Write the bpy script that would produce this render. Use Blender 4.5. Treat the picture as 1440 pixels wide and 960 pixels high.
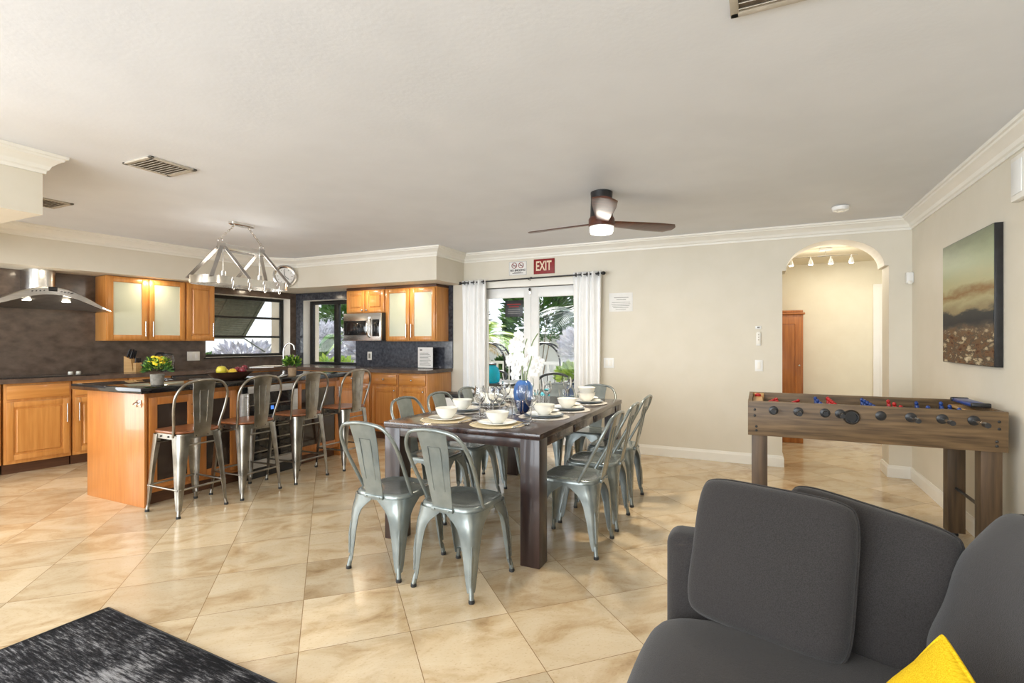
import bpy, bmesh, math, random
from mathutils import Vector, Matrix
from math import sin, cos, pi, radians

for _o in list(bpy.data.objects):
    bpy.data.objects.remove(_o)
SC = bpy.context.scene
COL = SC.collection
random.seed(7)

# ------------------------------------------------------------------ camera, world, lights, exposure
cam_data = bpy.data.cameras.new('camera')
cam_data.sensor_width = 36.0
cam_data.lens = 727.0 / 1440.0 * 36.0
cam_data.clip_start = 0.05
cam = bpy.data.objects.new('camera', cam_data)
COL.objects.link(cam)
cam.location = (0, 0, 1.28)
cam.rotation_euler = (radians(90), 0, radians(25.5))
SC.camera = cam

SC.view_settings.view_transform = 'Standard'
SC.view_settings.look = 'None'
SC.view_settings.gamma = 1.0
SC.view_settings.use_curve_mapping = False
SC.view_settings.exposure = 0.2

world = bpy.data.worlds.new('daylight')
SC.world = world
world.use_nodes = True
wn = world.node_tree.nodes
wn['Background'].inputs['Color'].default_value = (0.84, 0.92, 1.0, 1)
wn['Background'].inputs['Strength'].default_value = 1.5


def lamp(name, kind, loc, energy, color=(1, 1, 1), rot=(0, 0, 0), size=0.1, size_y=None, **kw):
    d = bpy.data.lights.new(name, kind)
    d.energy = energy
    d.color = color
    if kind == 'AREA':
        d.size = size
        if size_y:
            d.shape = 'RECTANGLE'
            d.size_y = size_y
    elif kind in ('POINT', 'SPOT'):
        d.shadow_soft_size = size
    for k, v in kw.items():
        setattr(d, k, v)
    o = bpy.data.objects.new(name, d)
    o.location = loc
    o.rotation_euler = rot
    COL.objects.link(o)
    return o


lamp('sun', 'SUN', (0, 9, 8), 4.5, (1, 0.96, 0.9), (radians(-38), radians(-28), 0), angle=0.02)
# added soft fill in the unseen rear wall's opening, behind the camera
lamp('rear_fill', 'AREA', (-2.6, -3.3, 1.35), 290, (0.87, 0.94, 1.0), (radians(104), 0, 0), 6.0, 1.9)
# added cool fill out of frame on the left, brightens the ceiling
lamp('left_fill', 'AREA', (-7.2, -1.0, 1.3), 130, (0.86, 0.93, 1.0), (radians(100), 0, radians(-90)), 3.0, 1.9)
# added fill lamps under the unseen ceiling behind the camera, no fittings modelled
for lx, ly in ((-0.6, -1.2), (-3.0, -1.2), (-5.2, 0.2)):
    lamp('ceiling_fill', 'AREA', (lx, ly, 2.41), 20, (1.0, 0.94, 0.86), (0, 0, 0), 0.4)

# ------------------------------------------------------------------ helpers
FLO = Vector((-6.65, 5.95, 0))                       # the kitchen corner; the left wall runs slightly skew
FLA = math.atan2(2.36 - 5.95, -7.07 + 6.65)
AX = Vector((cos(FLA), sin(FLA), 0))
NX = Vector((-sin(FLA), cos(FLA), 0))


def LW(a, b, z=0.0):
    return FLO + AX * a + NX * b + Vector((0, 0, z))


def catmull(pts, n=6, closed=False):
    P = [Vector(p) for p in pts]
    out = []
    m = len(P)
    rng = range(m if closed else m - 1)
    for i in rng:
        if closed:
            p0, p1, p2, p3 = P[(i - 1) % m], P[i], P[(i + 1) % m], P[(i + 2) % m]
        else:
            p0, p1, p2, p3 = P[max(i - 1, 0)], P[i], P[i + 1], P[min(i + 2, m - 1)]
        for k in range(n):
            t = k / n
            out.append(0.5 * ((2 * p1) + (p2 - p0) * t + (2 * p0 - 5 * p1 + 4 * p2 - p3) * t * t + (3 * p1 - p0 - 3 * p2 + p3) * t ** 3))
    if not closed:
        out.append(P[-1])
    return out


class MB:
    """Collects shapes into one mesh."""

    def __init__(self):
        self.bm = bmesh.new()

    def face(self, vs):
        try:
            return self.bm.faces.new(vs)
        except ValueError:
            return None

    def box(self, x0, x1, y0, y1, z0, z1, bev=0.0, seg=2, M=None):
        b = bmesh.new()
        bmesh.ops.create_cube(b, size=1.0)
        for v in b.verts:
            v.co = Vector(((x0 + x1) / 2 + v.co.x * (x1 - x0), (y0 + y1) / 2 + v.co.y * (y1 - y0), (z0 + z1) / 2 + v.co.z * (z1 - z0)))
        if bev:
            bmesh.ops.bevel(b, geom=list(b.edges), offset=bev, segments=seg, profile=0.5, affect='EDGES')
        self._merge(b, M)
        return self

    def _merge(self, b, M=None):
        mp = {}
        for v in b.verts:
            mp[v] = self.bm.verts.new(M @ v.co if M else v.co)
        for f in b.faces:
            self.face([mp[v] for v in f.verts])
        b.free()

    def loft(self, loops, cap=True, closed=True, M=None):
        rows = []
        for lp in loops:
            rows.append([self.bm.verts.new(M @ Vector(p) if M else Vector(p)) for p in lp])
        n = len(rows[0])
        for r0, r1 in zip(rows, rows[1:]):
            for i in range(n if closed else n - 1):
                j = (i + 1) % n
                self.face([r0[i], r0[j], r1[j], r1[i]])
        if cap and closed:
            self.face(list(reversed(rows[0])))
            self.face(rows[-1])
        return self

    def tube(self, path, r, seg=8, closed=False, M=None):
        P = [Vector(p) for p in path]
        n = len(P)
        rr = r if isinstance(r, (list, tuple)) else [r] * n
        loops = []
        up = None
        for i in range(n):
            if closed:
                t = P[(i + 1) % n] - P[(i - 1) % n]
            else:
                t = P[min(i + 1, n - 1)] - P[max(i - 1, 0)]
            t.normalize()
            if up is None:
                up = Vector((0, 0, 1)) if abs(t.z) < 0.9 else Vector((1, 0, 0))
            s = t.cross(up)
            s.normalize()
            up = s.cross(t)
            up.normalize()
            loops.append([P[i] + s * (cos(2 * pi * k / seg) * rr[i]) + up * (sin(2 * pi * k / seg) * rr[i]) for k in range(seg)])
        if closed:
            loops.append(loops[0])
        return self.loft(loops, cap=not closed, M=M)

    def rod(self, p0, p1, r, seg=10, r1=None):
        return self.tube([p0, p1], [r, r if r1 is None else r1], seg)

    def lathe(self, prof, seg=24, c=(0, 0, 0), M=None, cap=True):
        loops = [[(c[0] + r * cos(2 * pi * k / seg), c[1] + r * sin(2 * pi * k / seg), c[2] + z) for k in range(seg)] for r, z in prof]
        return self.loft(loops, cap=cap, M=M)

    def prism(self, poly, z0, z1, M=None):
        return self.loft([[(x, y, z0) for x, y in poly], [(x, y, z1) for x, y in poly]], M=M)

    def ball(self, c, rx, ry=None, rz=None, seg=12, ring=8, M=None):
        ry = ry or rx
        rz = rz or rx
        loops = []
        for i in range(ring + 1):
            ph = -pi / 2 + pi * i / ring
            q = max(cos(ph), 0.02)
            loops.append([(c[0] + rx * q * cos(2 * pi * k / seg), c[1] + ry * q * sin(2 * pi * k / seg), c[2] + rz * sin(ph)) for k in range(seg)])
        return self.loft(loops, M=M)

    def quad(self, a, b, c, d):
        self.face([self.bm.verts.new(Vector(p)) for p in (a, b, c, d)])
        return self

    def build(self, name, mat, parent=None, smooth=True, ang=38):
        bmesh.ops.recalc_face_normals(self.bm, faces=list(self.bm.faces))
        me = bpy.data.meshes.new(name)
        self.bm.to_mesh(me)
        self.bm.free()
        if mat:
            me.materials.append(mat)
        if smooth:
            for p in me.polygons:
                p.use_smooth = True
            me.set_sharp_from_angle(angle=radians(ang))
        o = bpy.data.objects.new(name, me)
        COL.objects.link(o)
        if parent:
            o.parent = parent
        return o


def tag(o, label=None, cat=None, group=None, kind=None):
    if label:
        o['label'] = label
    if cat:
        o['category'] = cat
    if group:
        o['group'] = group
    if kind:
        o['kind'] = kind
    return o


def thing(name, label, cat, loc=(0, 0, 0), rz=0.0, group=None):
    o = bpy.data.objects.new(name, None)
    o.empty_display_size = 0.1
    COL.objects.link(o)
    o.location = loc
    o.rotation_euler = (0, 0, rz)
    return tag(o, label, cat, group)


def struct(name, mb, mat, **kw):
    return tag(mb.build(name, mat, **kw), kind='structure')


def dup(root, loc, rz, label, group=None):
    """A copy of a thing with copies of its parts and sub-parts."""
    r = root.copy()
    COL.objects.link(r)
    r.location = loc
    r.rotation_euler = (0, 0, rz)
    r['label'] = label
    if group:
        r['group'] = group
    for ch in list(root.children):
        c = ch.copy()
        COL.objects.link(c)
        c.parent = r
        for g in list(ch.children):
            d = g.copy()
            COL.objects.link(d)
            d.parent = c
    return r


def text(body, size, mat, parent, loc, rot=(radians(90), 0, 0), sx=1.0, name='lettering', thick=0.0006, offset=0.0):
    c = bpy.data.curves.new(name, 'FONT')
    c.body = body
    c.size = size
    c.align_x = 'CENTER'
    c.align_y = 'CENTER'
    c.extrude = thick
    c.offset = offset
    t = bpy.data.objects.new(name + '_curve', c)
    COL.objects.link(t)
    dg = bpy.context.evaluated_depsgraph_get()
    me = bpy.data.meshes.new_from_object(t.evaluated_get(dg))
    bpy.data.objects.remove(t)
    me.materials.clear()
    me.materials.append(mat)
    for v in me.vertices:
        v.co.x *= sx
    o = bpy.data.objects.new(name, me)
    COL.objects.link(o)
    o.parent = parent
    o.location = loc
    o.rotation_euler = rot
    return o


# ------------------------------------------------------------------ materials
def new_mat(name):
    m = bpy.data.materials.new(name)
    m.use_nodes = True
    nt = m.node_tree
    return m, nt, nt.nodes['Principled BSDF']


def nd(nt, kind, **kw):
    n = nt.nodes.new(kind)
    for k, v in kw.items():
        if k.startswith('i_'):
            key = k[2:].replace('_', ' ')
            n.inputs[int(key) if key.isdigit() else key].default_value = v
        else:
            setattr(n, k, v)
    return n


def ramp(nt, stops, interp='LINEAR'):
    r = nt.nodes.new('ShaderNodeValToRGB')
    r.color_ramp.interpolation = interp
    e = r.color_ramp.elements
    while len(e) < len(stops):
        e.new(0.5)
    for el, (p, c) in zip(e, stops):
        el.position = p
        el.color = (*c, 1)
    return r


def s2l(r, g, b):
    f = lambda c: (c / 255 / 12.92) if c / 255 <= 0.04045 else ((c / 255 + 0.055) / 1.055) ** 2.4
    return (f(r), f(g), f(b))


def pm(name, c1, c2=None, rough=0.5, metal=0.0, scale=20.0, stretch=(1, 1, 1), bump=0.0, detail=4.0, stops=(0.35, 0.65), coat=0.0, spec=0.5, bump_scale=None, sheen=0.0):
    """Principled surface whose colour wanders between two tones by noise."""
    m, nt, b = new_mat(name)
    c2 = c2 or tuple(min(1, c * 1.08) for c in c1)
    tc = nd(nt, 'ShaderNodeTexCoord')
    mp = nd(nt, 'ShaderNodeMapping')
    mp.inputs['Scale'].default_value = stretch
    no = nd(nt, 'ShaderNodeTexNoise', i_Scale=scale, i_Detail=detail)
    rp = ramp(nt, [(stops[0], c1), (stops[1], c2)])
    L = nt.links.new
    L(tc.outputs['Object'], mp.inputs['Vector'])
    L(mp.outputs['Vector'], no.inputs['Vector'])
    L(no.outputs['Fac'], rp.inputs['Fac'])
    L(rp.outputs['Color'], b.inputs['Base Color'])
    b.inputs['Roughness'].default_value = rough
    b.inputs['Metallic'].default_value = metal
    b.inputs['Specular IOR Level'].default_value = spec
    b.inputs['Coat Weight'].default_value = coat
    b.inputs['Coat Roughness'].default_value = 0.08
    if sheen:
        b.inputs['Sheen Weight'].default_value = sheen
    if bump:
        bp = nd(nt, 'ShaderNodeBump', i_Strength=bump, i_Distance=0.004)
        src = no
        if bump_scale:
            src = nd(nt, 'ShaderNodeTexNoise', i_Scale=bump_scale, i_Detail=2.0)
            L(tc.outputs['Object'], src.inputs['Vector'])
        L(src.outputs['Fac'], bp.inputs['Height'])
        L(bp.outputs['Normal'], b.inputs['Normal'])
    return m


def wood(name, c1, c2, rough=0.4, axis='z', scale=3.0, coat=0.0):
    st = {'x': (1, 14, 14), 'y': (14, 1, 14), 'z': (14, 14, 1)}[axis]
    return pm(name, c1, c2, rough, 0, scale, st, 0.08, 6.0, (0.3, 0.72), coat)


def glass_mat(name, color=(1, 1, 1), rough=0.0, ior=1.45, trans=1.0, alpha=1.0):
    m, nt, b = new_mat(name)
    b.inputs['Base Color'].default_value = (*color, 1)
    b.inputs['Roughness'].default_value = rough
    b.inputs['Transmission Weight'].default_value = trans
    b.inputs['IOR'].default_value = ior
    b.inputs['Alpha'].default_value = alpha
    return m


def thin_glass(name, tint=(1, 1, 1), gloss=0.0):
    """Clear sheet: lets light through, mirrors a little."""
    m = bpy.data.materials.new(name)
    m.use_nodes = True
    nt = m.node_tree
    nt.nodes.clear()
    out = nd(nt, 'ShaderNodeOutputMaterial')
    tr = nd(nt, 'ShaderNodeBsdfTransparent')
    tr.inputs['Color'].default_value = (*tint, 1)
    gl = nd(nt, 'ShaderNodeBsdfGlossy', i_Roughness=0.02)
    mx = nd(nt, 'ShaderNodeMixShader')
    fr = nd(nt, 'ShaderNodeLayerWeight', i_Blend=0.25)
    mu = nd(nt, 'ShaderNodeMath', operation='MULTIPLY_ADD', i_1=0.6, i_2=gloss)
    L = nt.links.new
    L(fr.outputs['Fresnel'], mu.inputs[0])
    L(mu.outputs[0], mx.inputs['Fac'])
    L(tr.outputs[0], mx.inputs[1])
    L(gl.outputs[0], mx.inputs[2])
    L(mx.outputs[0], out.inputs['Surface'])
    return m


def emit_mat(name, color, strength):
    m, nt, b = new_mat(name)
    b.inputs['Base Color'].default_value = (*color, 1)
    b.inputs['Emission Color'].default_value = (*color, 1)
    b.inputs['Emission Strength'].default_value = strength
    return m


def travertine():
    m, nt, b = new_mat('travertine_tiles')
    L = nt.links.new
    geo = nd(nt, 'ShaderNodeNewGeometry')
    mp = nd(nt, 'ShaderNodeMapping')
    mp.inputs['Rotation'].default_value = (0, 0, radians(-45))
    L(geo.outputs['Position'], mp.inputs['Vector'])
    sep = nd(nt, 'ShaderNodeSeparateXYZ')
    L(mp.outputs['Vector'], sep.inputs[0])
    T = 0.457

    def axis(out, off):
        a = nd(nt, 'ShaderNodeMath', operation='SUBTRACT', i_1=off)
        L(out, a.inputs[0])
        d = nd(nt, 'ShaderNodeMath', operation='DIVIDE', i_1=T)
        L(a.outputs[0], d.inputs[0])
        fl = nd(nt, 'ShaderNodeMath', operation='FLOOR')
        L(d.outputs[0], fl.inputs[0])
        fr = nd(nt, 'ShaderNodeMath', operation='FRACT')
        L(d.outputs[0], fr.inputs[0])
        s = nd(nt, 'ShaderNodeMath', operation='SUBTRACT', i_1=0.5)
        L(fr.outputs[0], s.inputs[0])
        ab = nd(nt, 'ShaderNodeMath', operation='ABSOLUTE')
        L(s.outputs[0], ab.inputs[0])
        return fl, ab
    fx, ex = axis(sep.outputs['X'], -0.575)
    fy, ey = axis(sep.outputs['Y'], 3.217)
    mxm = nd(nt, 'ShaderNodeMath', operation='MAXIMUM')
    L(ex.outputs[0], mxm.inputs[0])
    L(ey.outputs[0], mxm.inputs[1])
    gr = nd(nt, 'ShaderNodeMath', operation='GREATER_THAN', i_1=0.4965)
    L(mxm.outputs[0], gr.inputs[0])
    cmb = nd(nt, 'ShaderNodeCombineXYZ')
    L(fx.outputs[0], cmb.inputs[0])
    L(fy.outputs[0], cmb.inputs[1])
    wnz = nd(nt, 'ShaderNodeTexWhiteNoise', noise_dimensions='3D')
    L(cmb.outputs[0], wnz.inputs['Vector'])
    # veins: noise stretched along one direction, shifted per tile
    sc = nd(nt, 'ShaderNodeVectorMath', operation='SCALE', i_Scale=9.0)
    L(wnz.outputs['Color'], sc.inputs[0])
    ad = nd(nt, 'ShaderNodeVectorMath', operation='ADD')
    L(mp.outputs['Vector'], ad.inputs[0])
    L(sc.outputs[0], ad.inputs[1])
    mp2 = nd(nt, 'ShaderNodeMapping')
    mp2.inputs['Scale'].default_value = (1.3, 2.3, 1)
    mp2.inputs['Rotation'].default_value = (0, 0, radians(35))
    L(ad.outputs[0], mp2.inputs['Vector'])
    n1 = nd(nt, 'ShaderNodeTexNoise', i_Scale=2.2, i_Detail=8.0, i_Roughness=0.62, i_Distortion=0.7)
    L(mp2.outputs[0], n1.inputs['Vector'])
    r1 = ramp(nt, [(0.24, s2l(164, 132, 92)), (0.38, s2l(200, 172, 132)), (0.52, s2l(219, 197, 162)), (0.8, s2l(229, 212, 182))])
    L(n1.outputs['Fac'], r1.inputs['Fac'])
    hs = nd(nt, 'ShaderNodeHueSaturation', i_Saturation=1.0)
    mr = nd(nt, 'ShaderNodeMapRange', i_3=0.76, i_4=1.04)
    L(wnz.outputs['Value'], mr.inputs[0])
    L(mr.outputs[0], hs.inputs['Value'])
    L(r1.outputs['Color'], hs.inputs['Color'])
    n2 = nd(nt, 'ShaderNodeTexNoise', i_Scale=60.0, i_Detail=3.0)
    L(mp2.outputs[0], n2.inputs['Vector'])
    r2 = ramp(nt, [(0.30, (0.72, 0.62, 0.5)), (0.42, (1, 1, 1))])
    L(n2.outputs['Fac'], r2.inputs['Fac'])
    ml = nd(nt, 'ShaderNodeMix', data_type='RGBA', blend_type='MULTIPLY', i_0=0.45)
    L(hs.outputs['Color'], ml.inputs[6])
    L(r2.outputs['Color'], ml.inputs[7])
    gm = nd(nt, 'ShaderNodeMix', data_type='RGBA')
    gm.inputs[7].default_value = (*s2l(140, 112, 76), 1)
    L(gr.outputs[0], gm.inputs[0])
    L(ml.outputs[2], gm.inputs[6])
    L(gm.outputs[2], b.inputs['Base Color'])
    rr = nd(nt, 'ShaderNodeMapRange', i_3=0.09, i_4=0.26)
    L(n1.outputs['Fac'], rr.inputs[0])
    L(rr.outputs[0], b.inputs['Roughness'])
    bp = nd(nt, 'ShaderNodeBump', i_Strength=0.25, i_Distance=0.002)
    iv = nd(nt, 'ShaderNodeMath', operation='MULTIPLY_ADD', i_1=-1.0, i_2=1.0)
    L(gr.outputs[0], iv.inputs[0])
    L(iv.outputs[0], bp.inputs['Height'])
    L(bp.outputs['Normal'], b.inputs['Normal'])
    b.inputs['Specular IOR Level'].default_value = 0.55
    return m


def rug_mat():
    m, nt, b = new_mat('distressed_rug')
    L = nt.links.new
    tc = nd(nt, 'ShaderNodeTexCoord')
    mp = nd(nt, 'ShaderNodeMapping')
    mp.inputs['Scale'].default_value = (7, 60, 1)
    L(tc.outputs['Object'], mp.inputs['Vector'])
    n1 = nd(nt, 'ShaderNodeTexNoise', i_Scale=1.6, i_Detail=9.0, i_Roughness=0.78)
    L(mp.outputs[0], n1.inputs['Vector'])
    n2 = nd(nt, 'ShaderNodeTexNoise', i_Scale=3.0, i_Detail=3.0)
    L(tc.outputs['Object'], n2.inputs['Vector'])
    ad = nd(nt, 'ShaderNodeMath', operation='MULTIPLY_ADD', i_1=0.55, i_2=-0.27)
    L(n2.outputs['Fac'], ad.inputs[0])
    sm = nd(nt, 'ShaderNodeMath', operation='ADD')
    L(n1.outputs['Fac'], sm.inputs[0])
    L(ad.outputs[0], sm.inputs[1])
    r = ramp(nt, [(0.45, (0.012, 0.012, 0.014)), (0.53, (0.05, 0.05, 0.055)), (0.62, (0.27, 0.27, 0.28)), (0.75, (0.42, 0.42, 0.43))])
    L(sm.outputs[0], r.inputs['Fac'])
    L(r.outputs['Color'], b.inputs['Base Color'])
    b.inputs['Roughness'].default_value = 0.95
    b.inputs['Specular IOR Level'].default_value = 0.1
    bp = nd(nt, 'ShaderNodeBump', i_Strength=0.5, i_Distance=0.004)
    L(n1.outputs['Fac'], bp.inputs['Height'])
    L(bp.outputs['Normal'], b.inputs['Normal'])
    return m


def painting_mat(z0, z1):
    """An abstract shore: pale green sky, ochre streaks, a dark blue band, broken reds and creams."""
    m, nt, b = new_mat('abstract_canvas')
    L = nt.links.new
    tc = nd(nt, 'ShaderNodeTexCoord')
    sep = nd(nt, 'ShaderNodeSeparateXYZ')
    L(tc.outputs['Object'], sep.inputs[0])
    mr = nd(nt, 'ShaderNodeMapRange', i_1=z0, i_2=z1)
    L(sep.outputs['Z'], mr.inputs[0])
    mp = nd(nt, 'ShaderNodeMapping')
    mp.inputs['Scale'].default_value = (1, 2.2, 9)
    mp.inputs['Rotation'].default_value = (radians(-7), 0, 0)
    L(tc.outputs['Object'], mp.inputs['Vector'])
    n1 = nd(nt, 'ShaderNodeTexNoise', i_Scale=1.7, i_Detail=6.0, i_Roughness=0.6)
    L(mp.outputs[0], n1.inputs['Vector'])
    ds = nd(nt, 'ShaderNodeMath', operation='MULTIPLY_ADD', i_1=0.16, i_2=-0.08)
    L(n1.outputs['Fac'], ds.inputs[0])
    sm = nd(nt, 'ShaderNodeMath', operation='ADD')
    L(mr.outputs[0], sm.inputs[0])
    L(ds.outputs[0], sm.inputs[1])
    r = ramp(nt, [(0.0, s2l(70, 52, 40)), (0.08, s2l(120, 90, 66)), (0.15, s2l(84, 36, 22)), (0.22, s2l(150, 122, 92)),
                  (0.29, s2l(72, 70, 68)), (0.33, s2l(40, 48, 56)), (0.40, s2l(52, 58, 62)), (0.43, s2l(150, 136, 104)), (0.5, s2l(178, 170, 130)),
                  (0.56, s2l(140, 106, 64)), (0.63, s2l(182, 178, 136)), (0.8, s2l(164, 174, 138)), (1.0, s2l(126, 134, 110))])
    L(sm.outputs[0], r.inputs['Fac'])
    mp2 = nd(nt, 'ShaderNodeMapping')
    mp2.inputs['Scale'].default_value = (1, 3.2, 11)
    L(tc.outputs['Object'], mp2.inputs['Vector'])
    n2 = nd(nt, 'ShaderNodeTexNoise', i_Scale=2.0, i_Detail=8.0, i_Roughness=0.7)
    L(mp2.outputs[0], n2.inputs['Vector'])
    r2 = ramp(nt, [(0.36, s2l(74, 36, 22)), (0.45, s2l(120, 92, 66)), (0.52, s2l(66, 62, 58)), (0.58, s2l(176, 158, 126)), (0.68, s2l(222, 210, 184))])
    L(n2.outputs['Fac'], r2.inputs['Fac'])
    fm = nd(nt, 'ShaderNodeMapRange', i_1=0.30, i_2=0.22)
    L(sm.outputs[0], fm.inputs[0])
    mx = nd(nt, 'ShaderNodeMix', data_type='RGBA')
    L(fm.outputs[0], mx.inputs[0])
    L(r.outputs['Color'], mx.inputs[6])
    L(r2.outputs['Color'], mx.inputs[7])
    L(mx.outputs[2], b.inputs['Base Color'])
    b.inputs['Roughness'].default_value = 0.42
    b.inputs['Specular IOR Level'].default_value = 0.12
    return m


MT = {}
MT['wall'] = pm('warm_wall_paint', s2l(223, 216, 200), s2l(226, 219, 204), 0.6, scale=5, bump=0.05, bump_scale=90)
MT['hall'] = pm('hall_wall_paint', s2l(234, 225, 200), s2l(238, 230, 206), 0.6, scale=5)
MT['ceil'] = pm('ceiling_paint', s2l(229, 232, 238), s2l(233, 236, 242), 0.7, scale=3, bump=0.15, bump_scale=45)
MT['trim'] = pm('white_trim_paint', s2l(240, 237, 228), s2l(243, 240, 232), 0.35, scale=5)
MT['white'] = pm('white_gloss', s2l(240, 240, 238), s2l(244, 244, 242), 0.3, scale=8)
MT['floor'] = travertine()
MT['granite'] = pm('dark_granite', s2l(70, 58, 50), s2l(114, 99, 88), 0.16, scale=9, stretch=(1, 1, 1.6), detail=14, stops=(0.2, 0.8), spec=0.5)
MT['granite_b'] = pm('blue_black_granite', s2l(40, 42, 50), s2l(86, 88, 96), 0.15, scale=26, detail=9, stops=(0.3, 0.75))
MT['black_stone'] = pm('black_polished_stone', s2l(14, 14, 16), s2l(34, 32, 32), 0.05, scale=40, detail=8, spec=0.6)
MT['maple'] = wood('honey_maple', s2l(192, 126, 60), s2l(214, 152, 82), 0.32, 'z', 2.6, 0.3)
MT['maple_x'] = wood('honey_maple_across', s2l(192, 126, 60), s2l(214, 152, 82), 0.32, 'x', 2.6, 0.3)
MT['maple_island'] = wood('amber_maple', s2l(172, 104, 46), s2l(194, 126, 62), 0.32, 'z', 2.6, 0.3)
MT['pale_steel'] = pm('pale_brushed_steel', s2l(186, 184, 180), s2l(204, 202, 198), 0.35, 0.35, 9, (1, 1, 30))
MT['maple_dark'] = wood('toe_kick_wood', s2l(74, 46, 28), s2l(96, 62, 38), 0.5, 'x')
MT['frost'] = pm('frosted_pane', s2l(206, 210, 186), s2l(216, 218, 198), 0.25, scale=2, coat=0.4)
MT['smoke'] = pm('smoked_pane', s2l(52, 40, 34), s2l(66, 54, 46), 0.06, scale=3, spec=0.6)
MT['chrome'] = pm('polished_nickel', (0.72, 0.70, 0.67), (0.78, 0.76, 0.73), 0.16, 1.0, 10)
MT['steel'] = pm('brushed_steel', (0.52, 0.51, 0.50), (0.66, 0.65, 0.63), 0.26, 1.0, 9, (1, 1, 30))
MT['gun'] = pm('worn_gunmetal', (0.24, 0.225, 0.20), (0.40, 0.38, 0.34), 0.28, 1.0, 11, bump=0.03)
MT['chairgrey'] = pm('grey_green_metal', s2l(124, 131, 129), s2l(138, 145, 142), 0.27, 0.5, 14, coat=0.35)
MT['rubber'] = pm('black_rubber', (0.015, 0.015, 0.015), (0.03, 0.03, 0.03), 0.6)
MT['pewter'] = pm('pewter_strap', (0.36, 0.345, 0.33), (0.46, 0.44, 0.42), 0.42, 1.0, 9)
MT['black'] = pm('black_paint', (0.012, 0.012, 0.013), (0.02, 0.02, 0.022), 0.35)
MT['blackgloss'] = pm('black_glass_panel', (0.012, 0.012, 0.014), (0.02, 0.02, 0.02), 0.06)
MT['iron'] = pm('dark_bronze_frame', s2l(34, 34, 33), s2l(44, 44, 42), 0.4, 0.3)
MT['seatwood'] = wood('stool_seat_wood', s2l(110, 62, 34), s2l(160, 100, 60), 0.35, 'x', 2.5, 0.2)
MT['espresso'] = wood('espresso_wood', s2l(40, 27, 24), s2l(64, 43, 38), 0.2, 'y', 2.2, 0.3)
MT['espresso_z'] = wood('espresso_wood_upright', s2l(36, 25, 23), s2l(58, 40, 36), 0.34, 'z', 2.2, 0.3)
MT['rustic'] = wood('rustic_oak', s2l(72, 55, 36), s2l(132, 106, 74), 0.5, 'x', 3.4)
MT['rustic_z'] = wood('rustic_oak_upright', s2l(58, 44, 30), s2l(108, 84, 58), 0.5, 'z', 2.4)
MT['tan'] = wood('pale_board', s2l(188, 146, 92), s2l(206, 166, 112), 0.5, 'y')
MT['fabric'] = pm('charcoal_linen', s2l(44, 41, 40), s2l(58, 55, 54), 0.92, 0, 420, (1, 1, 1), 0.3, 2, spec=0.15, sheen=0.15)
MT['yellow'] = pm('mustard_linen', s2l(198, 158, 14), s2l(226, 190, 40), 0.9, 0, 60, (1, 9, 9), 0.3, 4, spec=0.15)
MT['curtain'] = pm('sheer_white_cloth', s2l(246, 246, 245), s2l(249, 249, 248), 0.85, 0, 8)
MT['china'] = pm('white_china', s2l(238, 236, 226), s2l(242, 240, 232), 0.12, 0, 4, coat=0.3)
MT['mat_tan'] = pm('woven_tan_mat', s2l(206, 188, 150), s2l(224, 208, 174), 0.8, 0, 90, bump=0.3)
MT['mat_grey'] = pm('woven_grey_mat', s2l(176, 172, 164), s2l(196, 192, 184), 0.8, 0, 90, bump=0.3)
MT['plate_blue'] = pm('slate_plate', s2l(108, 120, 130), s2l(124, 136, 146), 0.2, 0, 5, coat=0.3)
MT['cut'] = pm('cutlery_steel', (0.62, 0.62, 0.62), (0.72, 0.72, 0.72), 0.14, 1.0)
MT['glass'] = glass_mat('clear_glass', (1, 1, 1), 0.0, 1.38)
MT['pane'] = thin_glass('window_pane')
MT['navy'] = pm('navy_glaze', s2l(20, 44, 92), s2l(30, 60, 116), 0.08, 0, 5, coat=0.5)
MT['cobalt'] = pm('cobalt_glaze', s2l(58, 104, 172), s2l(76, 124, 190), 0.12, 0, 4, coat=0.5)
MT['teal'] = glass_mat('teal_glass', s2l(20, 176, 200), 0.05, 1.2, 0.55)
MT['petal'] = pm('white_petal', s2l(244, 243, 240), s2l(250, 249, 248), 0.6, 0, 20)
MT['stem'] = pm('green_stem', s2l(104, 128, 80), s2l(128, 150, 98), 0.6)
MT['leaf'] = pm('garden_leaf', s2l(24, 66, 22), s2l(84, 128, 44), 0.5, 0, 3)
MT['leaf_l'] = pm('light_leaf', s2l(112, 158, 52), s2l(178, 200, 84), 0.5, 0, 4)
MT['leaf_d'] = pm('dark_leaf', s2l(14, 40, 26), s2l(50, 90, 64), 0.5, 0, 4)
MT['leaf_p'] = pm('pale_flower_leaf', s2l(176, 178, 190), s2l(214, 212, 220), 0.6, 0, 6)
MT['leaf_b'] = pm('dry_leaf', s2l(150, 122, 70), s2l(190, 166, 110), 0.7, 0, 6)
MT['bark'] = pm('palm_bark', s2l(120, 104, 84), s2l(160, 144, 120), 0.9, 0, 18, bump=0.6)
MT['flower_y'] = pm('yellow_flower', s2l(236, 196, 20), s2l(250, 220, 60), 0.6, 0, 20)
MT['potgrey'] = pm('grey_cement_pot', s2l(122, 116, 106), s2l(142, 136, 126), 0.8, 0, 40, bump=0.2)
MT['pottan'] = pm('tan_cement_pot', s2l(150, 124, 96), s2l(168, 142, 112), 0.8, 0, 40, bump=0.2)
MT['blueglaze'] = pm('blue_glazed_pot', s2l(28, 62, 110), s2l(44, 84, 136), 0.15, 0, 5, coat=0.5)
MT['patio'] = pm('pale_patio_stone', s2l(214, 208, 198), s2l(230, 226, 218), 0.8, 0, 6)
MT['stucco'] = pm('white_stucco', s2l(236, 236, 232), s2l(244, 244, 240), 0.8, 0, 30, bump=0.3)
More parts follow.
